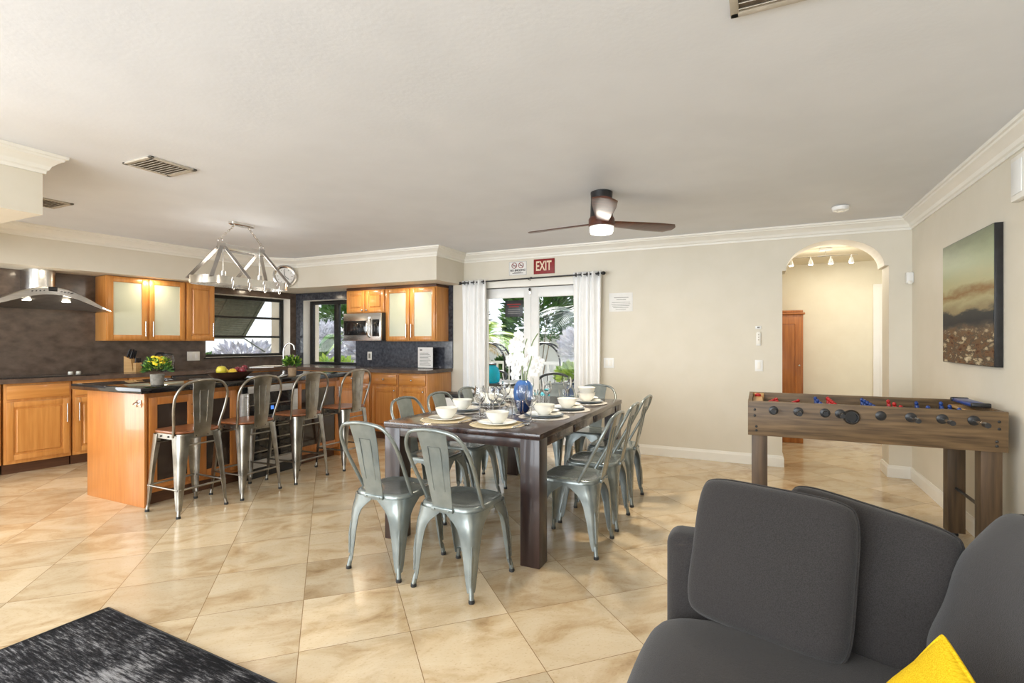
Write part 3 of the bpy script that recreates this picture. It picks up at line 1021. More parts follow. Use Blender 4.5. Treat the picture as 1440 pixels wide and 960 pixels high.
# left run, from the camera end towards the corner
base_cabinet('honey maple base cabinet at the left picture edge, left of the full-width door', FL_, 3.565, 0.8, 2, 2, 'maple base cabinets')
base_cabinet('maple base cabinet with one wide raised door and drawer, under the range hood', FL_, 3.035, 0.515, 1, 1, 'maple base cabinets')
base_cabinet('maple base cabinet cut off by the island end, right of the full-width door', FL_, 2.53, 0.495, 1, 1, 'maple base cabinets', hside=1)
base_cabinet('maple base cabinet below the knife block, seen over the island', FL_, 2.085, 0.435, 1, 1, 'maple base cabinets')
base_cabinet('maple sink base cabinet under the shuttered window', FL_, 0.66, 0.80, 2, 0, 'maple base cabinets')
t = thing('dishwasher', 'dishwasher with a black control strip under the left counter, behind the fruit bowl', 'dishwasher', LW(1.475, 0.022), FLA)
MB().box(0, 0.60, 0, 0.56, 0.10, 0.872, 0.003).build('body', MT['steel'], t)
MB().box(0.004, 0.596, 0.56, 0.585, 0.12, 0.75, 0.004).build('door', MT['steel'], t)
MB().box(0.004, 0.596, 0.56, 0.588, 0.755, 0.872, 0.004).build('control_strip', MT['black'], t)
MB().box(0.02, 0.58, 0.02, 0.5, 0, 0.10).build('toe_kick', MT['black'], t)
MB().rod((0.06, 0.615, 0.72), (0.54, 0.615, 0.72), 0.009).rod((0.09, 0.58, 0.72), (0.09, 0.615, 0.72), 0.006).rod((0.51, 0.58, 0.72), (0.51, 0.615, 0.72), 0.006).build('handle', MT['steel'], t)
# back run
base_cabinet('maple base cabinet with knobs beside the white bin, at the end of the back counter', FB_, 3.735, 0.44, 1, 1, 'maple base cabinets on the back wall', True)
base_cabinet('maple base cabinet with knobs, second from the white bin end of the back counter', FB_, 4.18, 0.44, 1, 1, 'maple base cabinets on the back wall', True)
base_cabinet('maple base cabinet with knobs behind the farthest island stool, below the microwave', FB_, 4.625, 0.60, 1, 1, 'maple base cabinets on the back wall', True)
base_cabinet('maple corner base cabinet under the garden window, mostly behind the island', FB_, 5.23, 0.75, 2, 0, 'maple base cabinets on the back wall', True)

# countertop around both runs
ct = (FLO + NX * 0.022)
fa = LW(4.6, 0.63)
ti = (BY - 0.635 - (FLO + NX * 0.63).y) / AX.y
fc = LW(ti, 0.63)
wa = LW(4.6, 0.022)
tw_ = (BY - 0.022 - (FLO + NX * 0.022).y) / AX.y
wc = LW(tw_, 0.022)
mb = MB().prism([(-3.715, BY - 0.022), (-3.715, BY - 0.635), (fc.x, fc.y), (fa.x, fa.y), (wa.x, wa.y), (wc.x, wc.y)], 0.876, 0.92)
tag(mb.build('countertop', MT['granite'], smooth=False), 'dark granite worktop running along both kitchen walls', 'countertop')
o = MB().box(-6.46, -5.41, BY - 0.022, BY + 0.11, 0.90, 0.921).build('window_sill', MT['granite_b'])
tag(o, kind='structure')


def wall_cabinet(label, F, x0, w, z0, z1, doors, kind, D=0.33, group='maple wall cabinets', handle='bar', dw=None):
    o, ang, ex, ey = F
    t = thing('wall_cabinet', label, 'cabinet', o + ex * x0 + ey * 0.022 + Vector((0, 0, z0)), ang, group)
    D2 = D - 0.022
    h = z1 - z0
    MB().box(0.001, w - 0.001, 0, D2 - 0.021, 0, h, 0.002).build('body', MT['maple'], t)
    if z1 < SZ - 0.01:
        MB().box(0.0, w, 0.0, D2 - 0.01, h, SZ - z0 - 0.002, 0.002).build('top_strip', MT['maple_dark'], t)  # darker strip between cabinet top and soffit
    ww = w / doors
    for k in range(doors):
        a, b_ = k * ww + 0.012, (k + 1) * ww - 0.012
        if kind == 'glass':
            d_ = glass_door(a, b_, 0.012, h - 0.012, D2 - 0.021, t, MT['frost'])
        else:
            d_ = raised_door(a, b_, 0.012, h - 0.012, D2 - 0.021, t)
        hx = (a + 0.028) if (k % 2 and doors > 1) else (b_ - 0.028)
        if doors == 1:
            hx = a + 0.028
        if handle == 'bar':
            bar_handle(hx, 0.05, 0.23, D2, d_)
        else:
            knob(hx, 0.04, D2, d_)
    return t


wall_cabinet('maple wall cabinet with two frosted doors beside the range hood', FL_, 1.800, 0.84, 1.289, 2.03, 2, 'glass')
wall_cabinet('single solid-door maple wall cabinet beside the shuttered window', FL_, 1.435, 0.362, 1.289, 2.03, 1, 'wood')
wall_cabinet('maple wall cabinet with two frosted doors right of the microwave', FB_, 3.776, 0.826, 1.283, 1.998, 2, 'glass')
wall_cabinet('short maple wall cabinet with two small doors above the microwave', FB_, 4.607, 0.69, 1.676, 1.998, 2, 'wood', handle='knob')
# warm downlights in the soffit
for p in (LW(2.2, 0.45, SZ - 0.004), LW(3.2, 0.45, SZ - 0.004), LW(0.7, 0.35, SZ - 0.004), Vector((-4.9, 5.42, SZ - 0.004)), Vector((-4.15, 5.42, SZ - 0.004))):
    lamp('soffit_downlight', 'AREA', p, 2.6, (1.0, 0.84, 0.62), (0, 0, 0), 0.09)

# microwave
t = thing('microwave', 'stainless over-the-counter microwave with a curved handle under the small cabinet', 'microwave', (-4.587, BY - 0.02, 1.29), pi)
MB().box(0, 0.664, 0, 0.385, 0, 0.378, 0.004).build('body', MT['black'], t)
MB().box(0.0, 0.664, 0.386, 0.41, 0.0, 0.378, 0.006).build('front', MT['steel'], t)
MB().box(0.245, 0.65, 0.41, 0.413, 0.075, 0.275, 0.002).build('window', MT['blackgloss'], t)
MB().box(0.03, 0.15, 0.41, 0.413, 0.06, 0.29, 0.002).build('control_panel', MT['blackgloss'], t)
MB().tube(catmull([(0.195, 0.41, 0.05), (0.195, 0.455, 0.09), (0.195, 0.47, 0.18), (0.195, 0.455, 0.27), (0.195, 0.41, 0.32)], 5), 0.013).build('handle', MT['chrome'], t)
# range hood
t = thing('range_hood', 'arched stainless range hood with a round chimney on the left kitchen wall', 'range hood', LW(3.165, 0.021, 0), FLA)
MB().loft([[(-0.125, 0, z), (-0.125, 0.14, z), *[(-0.125 * cos(q * pi / 12), 0.14 + 0.125 * sin(q * pi / 12), z) for q in range(1, 12)], (0.125, 0.14, z), (0.125, 0, z)] for z in (1.80, SZ - 0.001)]).build('chimney', MT['steel'], t)
MB().loft([[(-0.128, 0, z), (-0.128, 0.14, z), *[(-0.128 * cos(q * pi / 12), 0.14 + 0.128 * sin(q * pi / 12), z) for q in range(1, 12)], (0.128, 0.14, z), (0.128, 0, z)] for z in (1.925, 1.93)]).build('chimney_seam', MT['chrome'], t)
N_ = 32
loops, under = [], []
for i in range(N_ + 1):
    u = -1 + 2 * i / N_
    x = 0.535 * u
    zt = 1.635 + 0.205 * (cos(u * pi / 2) ** 1.25)
    th = 0.080 * (1 - 0.75 * abs(u) ** 2.5)
    yf = 0.40 + 0.10 * cos(u * pi / 2)
    loops.append([(x, 0, zt + 0.0), (x, yf - 0.03, zt + 0.0), (x, yf, zt - 0.012), (x, yf + 0.006, zt - th), (x, yf - 0.02, zt - th - 0.002), (x, yf - 0.04, zt - 0.03), (x, 0.0, zt - 0.03)])
    under.append([(x, yf - 0.021, zt - th), (x, 0.012, min(1.630, zt - th)), (x, 0.012, min(1.636, zt - th + 0.005)), (x, yf - 0.021, zt - th + 0.005)])
MB().loft(loops).build('canopy', MT['steel'], t, ang=50)
MB().loft(under).build('underside', pm('grey_filter_plate', s2l(118, 116, 113), s2l(132, 130, 127), 0.35, 0.3), t)
for xx in (-0.16, 0.16):
    MB().lathe([(0.036, 1.706), (0.036, 1.697), (0.0, 1.695)], 16, (xx, 0.33, 0)).build('lamp', MT['spotglow'], t)
MB().box(-0.035, 0.035, 0.50, 0.507, 1.792, 1.838, 0.002).build('display', MT['blackgloss'], t)
for k, xx in enumerate((0.07, 0.10, 0.13, 0.16, -0.07, -0.10, -0.13, -0.16)):
    MB().rod((xx, 0.49, 1.805 - abs(xx) * 0.13), (xx, 0.509, 1.805 - abs(xx) * 0.13), 0.005, 8).build('button', MT['black'], t)

# cooktop with knobs
t = thing('cooktop', 'flush black glass cooktop with two pale knobs under the range hood', 'cooktop', LW(3.17, 0.33, 0.9205), FLA)
MB().box(-0.38, 0.38, -0.25, 0.25, 0, 0.006, 0.002).build('glass_top', MT['blackgloss'], t)
for xx in (-0.34, -0.27):
    MB().lathe([(0.022, 0.006), (0.024, 0.010), (0.020, 0.028), (0.0, 0.029)], 16, (xx, -0.2, 0)).build('knob', MT['china'], t)

# knife block
t = thing('knife_block', 'pale wooden knife block with black-handled knives on the left counter', 'knife block', LW(2.36, 0.26, 0.9205), FLA + radians(25))
mb = MB()
mb.loft([[(-0.05, -0.075, 0), (0.05, -0.075, 0), (0.05, -0.075, 0.16), (-0.05, -0.075, 0.16)][i:] + [] for i in (0,)] if False else [[(-0.045, -0.07, 0), (-0.045, 0.05, 0), (-0.045, 0.02, 0.15), (-0.045, -0.07, 0.19)], [(0.045, -0.07, 0), (0.045, 0.05, 0), (0.045, 0.02, 0.15), (0.045, -0.07, 0.19)]])
mb.build('block', MT['tan'], t)
MB().box(-0.045, 0.045, 0.05, 0.085, 0, 0.11, 0.003).build('front_block', MT['tan'], t)
for i in range(3):
    for j in range(2):
        xx = -0.028 + 0.028 * i
        yy = -0.045 + 0.038 * j
        zz = 0.178 - 0.018 * j
        MB().tube([(xx, yy, zz - 0.01), (xx, yy + 0.022, zz + 0.05), (xx, yy + 0.038, zz + 0.09)], [0.008, 0.0095, 0.008], 8).build('knife_handle', MT['black'], t)
for i in range(4):
    xx = -0.033 + 0.022 * i
    MB().tube([(xx, 0.067, 0.10), (xx, 0.078, 0.165)], 0.007, 8).build('knife_handle', MT['black'], t)
# kettle
t = thing('kettle', 'glass kettle with a tall black arched handle on the left counter', 'kettle', LW(2.0, 0.30, 0.9205), FLA + radians(-35))
MB().lathe([(0.075, 0), (0.08, 0.012), (0.078, 0.03), (0, 0.03)], 24).build('base', MT['black'], t)
MB().lathe([(0.076, 0.03), (0.078, 0.10), (0.066, 0.17), (0.06, 0.19), (0.058, 0.19), (0.064, 0.168), (0.074, 0.10), (0.072, 0.034), (0, 0.034)], 24).build('jug', MT['glass'], t)
MB().lathe([(0.062, 0.19), (0.06, 0.205), (0.02, 0.215), (0, 0.216)], 24).build('lid', MT['black'], t)
MB().tube(catmull([(0.03, 0, 0.212), (0.10, 0, 0.215), (0.135, 0, 0.17), (0.13, 0, 0.08), (0.078, 0, 0.03)], 6), 0.012).build('handle', MT['black'], t)
# outlets
for nm, lb, loc, rz, n in (('power_outlet', 'white double outlet plate on the stone left of the shuttered window', LW(1.56, 0.0195, 1.085), FLA, 2),
                           ('power_outlet', 'white outlet plate on the dark stone below the microwave', Vector((-5.133, BY - 0.0195, 1.07)), pi, 1)):
    t = thing(nm, lb, 'outlet', loc, rz)
    MB().box(-0.04 * n, 0.04 * n, 0, 0.007, -0.06, 0.06, 0.003).build('plate', MT['china'], t)
    for k in range(n):
        xx = (k - (n - 1) / 2) * 0.07
        MB().box(xx - 0.017, xx + 0.017, 0.007, 0.010, -0.035, 0.035, 0.002).build('socket', MT['potgrey'] if n == 1 else MT['paper'], t)
# faucet near the corner sink
t = thing('faucet', 'tall chrome gooseneck faucet in the kitchen corner between the windows', 'faucet', LW(0.42, 0.30, 0.9205), FLA + radians(40))
MB().lathe([(0.028, 0), (0.026, 0.02), (0.018, 0.03), (0.018, 0.08), (0, 0.08)], 16).tube(catmull([(0, 0, 0.05), (0, 0, 0.20), (0.0, 0.02, 0.29), (0, 0.08, 0.335), (0, 0.14, 0.30), (0, 0.155, 0.235)], 6), 0.012, 10).build('spout', MT['chrome'], t)
MB().tube([(0.018, 0, 0.06), (0.06, 0.0, 0.075), (0.075, 0, 0.14)], [0.008, 0.008, 0.006], 8).build('handle', MT['chrome'], t)
t = thing('corner_sink', 'white-rimmed sink set in the corner of the dark worktop', 'sink', LW(0.72, 0.38, 0.9205), FLA + radians(40))
mb = MB()
mb.loft([[(0.27 * sx, 0.16 * sy, z) for sx, sy in ((-1, -1), (1, -1), (1, 1), (-1, 1))] for z in (0.0,)] + [[(0.27 * sx * q, 0.16 * sy * q, z) for sx, sy in ((-1, -1), (1, -1), (1, 1), (-1, 1))] for q, z in ((1, 0.008), (0.9, 0.008), (0.87, 0.001))])
mb.build('rim', MT['china'], t)
# printed card in a clear stand at the end of the back counter
t = thing('counter_card', 'printed white card standing on the back counter beside the frosted cabinet', 'card', (-4.05, 5.78, 0.9205), 0)
MB().box(-0.125, 0.125, -0.03, 0.05, 0, 0.004).box(-0.125, 0.125, 0.004, 0.008, 0, 0.285).build('stand', MT['glass'], t)
MB().box(-0.12, 0.12, -0.001, 0.003, 0.008, 0.28).build('sheet', MT['paper'], t)
mb = MB()
mb.box(-0.09, -0.05, -0.002, -0.001, 0.235, 0.255)
for k in range(9):
    mb.box(-0.09, 0.09 - 0.02 * (k % 3), -0.002, -0.001, 0.04 + 0.02 * k, 0.046 + 0.02 * k)
mb.build('printed_lines', MT['ink_grey'], t)
# white bin by the cabinet end
t = thing('trash_bin', 'white bin with a black lid between the kitchen cabinets and the curtain', 'bin', (-3.46, 5.62, 0))
MB().loft([[(-0.2, -0.13, 0.0), (0.2, -0.13, 0.0), (0.2, 0.13, 0.0), (-0.2, 0.13, 0.0)], [(-0.22, -0.15, 0.58), (0.22, -0.15, 0.58), (0.22, 0.15, 0.58), (-0.22, 0.15, 0.58)]]).build('bucket', MT['white'], t)
MB().box(-0.23, 0.23, -0.16, 0.16, 0.58, 0.625, 0.015).build('lid', MT['black'], t)

# wall clock on the cut corner of the soffit
cm = (d1 + d2) / 2
dn = Vector((d2.y - d1.y, -(d2.x - d1.x), 0)).normalized()
if dn.dot(Vector((0, 0, 0)) - cm) < 0:
    dn = -dn
ca = math.atan2(dn.y, dn.x) + pi / 2
t = thing('wall_clock', 'round silver-rimmed wall clock on the white soffit corner above the windows', 'clock', cm + dn * 0.002 + (d1 - d2).normalized() * 0.085 + Vector((0, 0, 2.195)), ca)
RC = Matrix.Rotation(radians(90), 4, 'X')
MB().lathe([(0.150, 0), (0.162, 0.012), (0.156, 0.034), (0.138, 0.038), (0.112, 0.022), (0, 0.022)], 40, M=RC).build('rim', MT['chrome'], t)
MB().lathe([(0.114, 0.0225), (0.114, 0.024), (0, 0.024)], 40, M=RC).build('dial', MT['paper'], t)
mb = MB()
for k in range(12):
    a = k * pi / 6
    mb.rod((0.085 * sin(a), -0.0245, 0.085 * cos(a)), (0.103 * sin(a), -0.0245, 0.103 * cos(a)), 0.003, 6)
mb.build('hour_marks', MT['ink_grey'], t)
MB().rod((0, -0.026, 0), (-0.012, -0.026, 0.085), 0.0035, 6).build('hand', MT['ink'], t)
MB().rod((0, -0.027, 0), (0.055, -0.027, -0.045), 0.0035, 6).build('hand', MT['ink'], t)

# ------------------------------------------------------------------ island
IX0, IX1, IY0, IY1 = -5.05, -4.25, 2.365, 4.425
t = thing('kitchen_island', 'long maple kitchen island with glazed doors under a black stone top', 'kitchen island', (IX1, IY1, 0), -pi / 2)
W = IY1 - IY0
DP = IX1 - IX0
MB().box(0.02, W - 0.02, -DP + 0.02, -0.02, 0.10, 0.884).build('carcass', MT['maple_island'], t)
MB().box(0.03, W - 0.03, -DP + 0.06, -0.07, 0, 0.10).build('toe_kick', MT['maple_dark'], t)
for xx in (0.0, W - 0.02):
    MB().box(xx, xx + 0.02, -DP, -0.004, 0.0, 0.884, 0.002).build('end_panel', MT['maple_island'], t)
MB().box(0.02, W - 0.02, -DP, -DP + 0.02, 0.10, 0.884).build('back_panel', MT['maple_island'], t)
MB().box(-0.08, W + 0.075, -DP - 0.09, 0.09, 0.885, 0.93, 0.006).build('top', MT['black_stone'], t)
# face frame and doors; x from far end: door, wine cooler, two doors
for ya, yb in ((2.40, 2.76), (2.80, 3.14), (3.815, 4.405)):
    xa, xb = IY1 - yb, IY1 - ya
    d_ = glass_door(xa, xb, 0.13, 0.845, -0.02, t, MT['smoke'], 0.06, MT['maple_island'])
    hx = xb - 0.03 if ya == 2.80 else xa + 0.03
    bar_handle(hx, 0.66, 0.78, 0.0, d_)
wc_ = thing('wine_cooler', 'steel-framed wine cooler built into the island between the stools', 'wine cooler', (IX1 + 0.001, IY1 - 0.63, 0), -pi / 2)
xa, xb = 0.0, 0.63
fr = MB().box(xa, xa + 0.065, 0, 0.035, 0.10, 0.865, 0.003).box(xb - 0.065, xb, 0, 0.035, 0.10, 0.865, 0.003).box(xa, xb, 0, 0.035, 0.80, 0.865, 0.003).box(xa, xb, 0, 0.035, 0.10, 0.17, 0.003)
fr.build('door_frame', MT['pale_steel'], wc_)
MB().box(xa + 0.06, xb - 0.06, 0.008, 0.018, 0.165, 0.805).build('pane', MT['blackgloss'], wc_)
mb = MB()
for k in range(5):
    mb.box(xa + 0.075, xb - 0.075, 0.018, 0.021, 0.24 + k * 0.11, 0.252 + k * 0.11)
mb.build('shelf_rails', MT['gun'], wc_)
mb = MB().rod((xb - 0.035, 0.075, 0.45), (xb - 0.035, 0.075, 0.80), 0.009)
for zz in (0.48, 0.77):
    mb.rod((xb - 0.035, 0.03, zz), (xb - 0.035, 0.075, zz), 0.006)
mb.build('handle', MT['steel'], wc_)
MB().box(xa + 0.28, xa + 0.31, 0.021, 0.024, 0.63, 0.665).build('display', emit_mat('cooler_display', (0.08, 0.25, 0.8), 0.8), wc_)
MB().box(0, 0.63, 0.0, 0.008, 0.0, 0.095).build('vent_grille', MT['black'], wc_)
# small metal bottle opener on the end panel
t = thing('bottle_opener', 'small metal bottle opener screwed to the near end of the island', 'bottle opener', (-4.315, IY0 - 0.001, 0.80))
MB().box(-0.03, 0.03, -0.008, 0, -0.028, 0.028, 0.003).build('plate', MT['chrome'], t)
MB().tube(catmull([(-0.022, -0.008, 0.012), (-0.018, -0.032, 0.0), (0, -0.038, -0.006), (0.018, -0.032, 0.0), (0.022, -0.008, 0.012)], 4), 0.005, 8).build('hook', MT['chrome'], t)


# plants and fruit on the island
def leafy(mb, n, c, r, size, up=0.3, rnd=None):
    rnd = rnd or random
    for _ in range(n):
        th, ph = rnd.uniform(0, 2 * pi), rnd.uniform(-0.3, 1.0)
        q = rnd.uniform(0.35, 1.0) ** 0.5
        d = Vector((cos(th) * cos(ph), sin(th) * cos(ph), sin(ph)))
        p = Vector(c) + Vector((d.x * r[0] * q, d.y * r[1] * q, d.z * r[2] * q))
        dirv = (d + Vector((rnd.uniform(-.5, .5), rnd.uniform(-.5, .5), rnd.uniform(-.2, .6) + up))).normalized()
        s = dirv.cross(Vector((rnd.uniform(-1, 1), rnd.uniform(-1, 1), rnd.uniform(-1, 1))))
        if s.length < 1e-3:
            continue
        s.normalize()
        L_ = size * rnd.uniform(0.7, 1.3)
        nrm = dirv.cross(s) * (L_ * 0.12)
        mb.quad(p, p + dirv * L_ * 0.5 + s * L_ * 0.22 + nrm, p + dirv * L_, p + dirv * L_ * 0.5 - s * L_ * 0.22 + nrm)


def pot_plant(name, label, loc, pot_mat, flower, r=0.05, h=0.095, lr=(0.095, 0.095, 0.085), seed=1):
    t = thing(name, label, 'potted plant', loc)
    MB().lathe([(r * 0.86, 0), (r * 0.9, 0.004), (r, h), (r * 0.9, h), (r * 0.85, h - 0.01), (0, h - 0.012)], 24).build('pot', pot_mat, t)
    rn = random.Random(seed)
    mb = MB()
    leafy(mb, 260, (0, 0, h + lr[2] * 0.55), lr, 0.042, rnd=rn)
    mb.build('foliage', MT['leaf'], t, smooth=False)
    mb = MB()
    leafy(mb, 90, (0, 0, h + lr[2] * 0.65), lr, 0.045, rnd=rn)
    mb.build('foliage', MT['leaf_l'], t, smooth=False)
    mb = MB()
    for _ in range(95 if 'yellow' in label else 20):
        th, q = rn.uniform(0, 2 * pi), rn.uniform(0.1, 1) ** 0.5
        zz = h + lr[2] * (0.95 + 0.85 * (1 - q * q)) + rn.uniform(-0.01, 0.015)
        mb.ball((lr[0] * q * 0.85 * cos(th), lr[1] * q * 0.85 * sin(th), zz), 0.0145, 0.0145, 0.011, 7, 4)
    mb.build('blossoms', flower, t)
    return t


pot_plant('potted_flower', 'yellow flowers in a grey cement pot on the near end of the island', (-4.40, 2.545, 0.9305), MT['potgrey'], MT['flower_y'], 0.050, 0.085, (0.078, 0.078, 0.078), 3)
pot_plant('potted_herb', 'small green plant in a tan pot near the far end of the island', (-4.30, 3.80, 0.9305), MT['pottan'], pm('mauve_flower', s2l(150, 120, 160), s2l(176, 146, 184)), 0.042, 0.08, (0.062, 0.062, 0.07), 8)
FB = Vector((-4.42, 3.20, 0.9305))
t = thing('fruit_bowl', 'wide dark wooden bowl of fruit in the middle of the island', 'bowl', FB, radians(-90))
sec = lambda k, z: [(k * (0.21 if abs(c_) > abs(s_) else 1) * 1, 0, 0) for c_, s_ in ()]
def sq(rx, ry, z, n=32, e=3.2):
    return [(rx * math.copysign(abs(cos(2 * pi * i / n)) ** (2 / e), cos(2 * pi * i / n)), ry * math.copysign(abs(sin(2 * pi * i / n)) ** (2 / e), sin(2 * pi * i / n)), z) for i in range(n)]
MB().loft([sq(0.11, 0.08, 0), sq(0.12, 0.088, 0.004), sq(0.195, 0.135, 0.068), sq(0.20, 0.138, 0.072), sq(0.19, 0.128, 0.070), sq(0.115, 0.082, 0.012)]).build('bowl_body', wood('dark_bowl_wood', s2l(52, 34, 26), s2l(82, 54, 40), 0.35, 'x'), t)
lime = pm('yellow_green_skin', s2l(196, 186, 40), s2l(222, 204, 70), 0.35)
lemon = pm('lemon_skin', s2l(232, 190, 40), s2l(242, 206, 70), 0.4, bump=0.2, scale=60)
plum = pm('dark_red_skin', s2l(96, 16, 34), s2l(136, 28, 46), 0.25)
fr_ = [('apple', 'yellow-green apple at the left end of the wooden bowl', (-0.02, -0.10), 0.045, lime), ('lemon', 'yellow lemon in the middle of the wooden bowl', (-0.04, -0.005), 0.037, lemon),
       ('lemon', 'pale lemon behind the middle of the wooden bowl', (0.05, -0.02), 0.037, lemon), ('plum', 'dark red plum at the right end of the wooden bowl, nearest the stools', (-0.05, 0.09), 0.036, plum),
       ('plum', 'dark red plum at the back right of the wooden bowl', (0.03, 0.10), 0.036, plum), ('plum', 'dark red plum at the far right tip of the wooden bowl', (-0.005, 0.145), 0.03, plum)]
for nm, lb, (fx, fy), r_, m_ in fr_:
    z_ = 0.9305 + 0.022 + (0.05 if abs(fy) > 0.12 else 0.022 if abs(fy) > 0.08 else 0.008) + r_ * 0.95
    f = thing(nm, lb, 'fruit', (FB.x - fx, FB.y + fy, z_), 0)
    if nm == 'lemon':
        MB().lathe([(0.004, -r_ * 1.35), (r_ * 0.4, -r_ * 1.1), (r_ * 0.85, -r_ * 0.5), (r_, 0), (r_ * 0.85, r_ * 0.5), (r_ * 0.4, r_ * 1.1), (0.004, r_ * 1.35)], 16, M=Matrix.Rotation(radians(80), 4, 'X')).build('flesh', m_, f)
    else:
        MB().lathe([(0.004, -r_ * 0.85), (r_ * 0.5, -r_ * 0.92), (r_ * 0.95, -r_ * 0.4), (r_, 0.1 * r_), (r_ * 0.8, r_ * 0.65), (r_ * 0.4, r_ * 0.88), (0.006, r_ * 0.72)], 18).build('flesh', m_, f)
    MB().rod((0, 0, r_ * 0.7), (0.004, 0, r_ * 1.15), 0.002, 6).build('stalk', MT['bark'], f)

# chandelier over the island
CX, CY = -4.60, 3.455
t = thing('chandelier', 'long nickel pot-rack chandelier hung on two chains over the island', 'chandelier', (CX, CY, H))
MB().loft([sq(0.035, 0.115, -0.028, 28, 3), sq(0.05, 0.13, -0.022, 28, 3), sq(0.052, 0.132, 0.0, 28, 3)]).build('canopy', MT['chrome'], t)
zb = 2.185 - H
zr = 1.85 - H
MB().box(-0.018, 0.018, -0.24, 0.24, zb - 0.028, zb + 0.028, 0.003).build('top_bar', MT['chrome'], t)
for s in (-1, 1):
    mb = MB().box(-0.024, 0.024, s * 0.215 - 0.03, s * 0.215 + 0.03, zb - 0.034, zb + 0.034, 0.004)
    mb.build('bar_clamp', MT['steel'], t)
    ring = [(0.0, s * 0.225 + 0.022 * cos(a), zb + 0.056 + 0.022 * sin(a)) for a in [2 * pi * q / 16 for q in range(16)]]
    MB().tube(ring, 0.004, 6, True).build('ring', MT['chrome'], t)
    p0, p1 = Vector((0, s * 0.225, zb + 0.078)), Vector((0, s * 0.075, -0.03))
    nl = 8
    mb = MB()
    for k in range(nl):
        c_ = p0.lerp(p1, (k + 0.5) / nl)
        dv = (p1 - p0).normalized()
        sd = Vector((1, 0, 0)) if k % 2 else dv.cross(Vector((1, 0, 0)))
        L_ = (p1 - p0).length / nl * 0.68
        mb.tube([c_ + dv * (L_ * cos(a)) + sd * (0.008 * sin(a)) for a in [2 * pi * q / 12 for q in range(12)]], 0.0028, 6, True)
    mb.build('chain', MT['chrome'], t)
    lamp('chandelier_lamp', 'POINT', (CX, CY + s * 0.2, 2.02), 2.6, (1, 0.93, 0.82), size=0.09)
    MB().rod((0, s * 0.2, zb), (0, s * 0.2, zr + 0.07), 0.004, 8).build('stem', MT['steel'], t)
    MB().lathe([(0.024, zr + 0.0), (0.024, zr + 0.10), (0.018, zr + 0.10), (0.0, zr + 0.09)], 16, (0, s * 0.2, 0)).build('socket', MT['steel'], t)


def strap(p0, p1, wv, th=0.004):
    p0, p1, wv = Vector(p0), Vector(p1), Vector(wv)
    nv = (p1 - p0).cross(wv).normalized() * th
    return MB().loft([[p + wv + nv, p - wv + nv, p - wv - nv, p + wv - nv] for p in (p0, p1)])


RXH, RYH = 0.17, 0.47
for s in (-1, 1):
    for q in (-1, 1):
        strap((q * 0.02, s * 0.225, zb), (q * RXH, s * (RYH - 0.04), zr + 0.02), (0, 0.019, 0)).build('strap', MT['pewter'], t)
    strap((-s * 0.02, s * 0.2, zb), (-s * RXH * 0.98, s * 0.03, zr + 0.02), (0, 0.019, 0)).build('strap', MT['pewter'], t)
outer = sq(RXH, RYH, 0, 48, 4.5)
MB().loft([[(x * 1.0, y * 1.0, zr - 0.036) for x, y, _ in outer], [(x, y, zr + 0.036) for x, y, _ in outer], [(x * 0.96, y * 0.987, zr + 0.036) for x, y, _ in outer], [(x * 0.96, y * 0.987, zr - 0.036) for x, y, _ in outer], [(x, y, zr - 0.036) for x, y, _ in outer]], cap=False).build('ring_band', MT['chrome'], t)
for yy in (-0.2, 0.2):
    MB().box(-RXH, RXH, yy - 0.014, yy + 0.014, zr - 0.012, zr - 0.004).build('cross_bar', MT['chrome'], t)
for yy in (-0.22, -0.05, 0.12, 0.29):
    MB().tube(catmull([(RXH, yy, zr + 0.03), (RXH + 0.012, yy, zr), (RXH + 0.004, yy, zr - 0.05), (RXH - 0.002, yy, zr - 0.075), (RXH + 0.016, yy, zr - 0.09), (RXH + 0.028, yy, zr - 0.07)], 4), 0.0045, 8).build('hook', MT['chrome'], t)

# ------------------------------------------------------------------ metal chairs and stools
def pressed_leg(sx, sy, top, foot, levels, th=0.005):
    """Folded sheet leg: an L-shaped section that narrows from the seat to the foot."""
    zt = top[2]
    loops = []
    for z, w, bulge in levels:
        f = (zt - z) / zt
        cx_ = top[0] + (foot[0] - top[0]) * f + bulge
        cy_ = top[1] + (foot[1] - top[1]) * f + bulge
        rc = min(0.080 * (w / 0.172) ** 0.7, w * 0.55)
        pts = [(cx_ - w, cy_), (cx_ - rc, cy_), (cx_ - rc * 0.55, cy_ - rc * 0.12), (cx_ - rc * 0.29, cy_ - rc * 0.29), (cx_ - rc * 0.12, cy_ - rc * 0.55), (cx_, cy_ - rc), (cx_, cy_ - w),
               (cx_ - th, cy_ - w), (cx_ - th, cy_ - rc), (cx_ - rc * 0.12 - th, cy_ - rc * 0.55 - th), (cx_ - rc * 0.29 - th, cy_ - rc * 0.29 - th), (cx_ - rc * 0.55 - th, cy_ - rc * 0.12 - th), (cx_ - rc, cy_ - th), (cx_ - w, cy_ - th)]
        loops.append([(sx * x, sy * y, z) for x, y in pts])
    return MB().loft(loops)


def ring_sq(rx, ry, z, e=4.0, n=40, cy=0.0):
    return [(x, y + cy, z) for x, y, _ in sq(rx, ry, 0, n, e)]


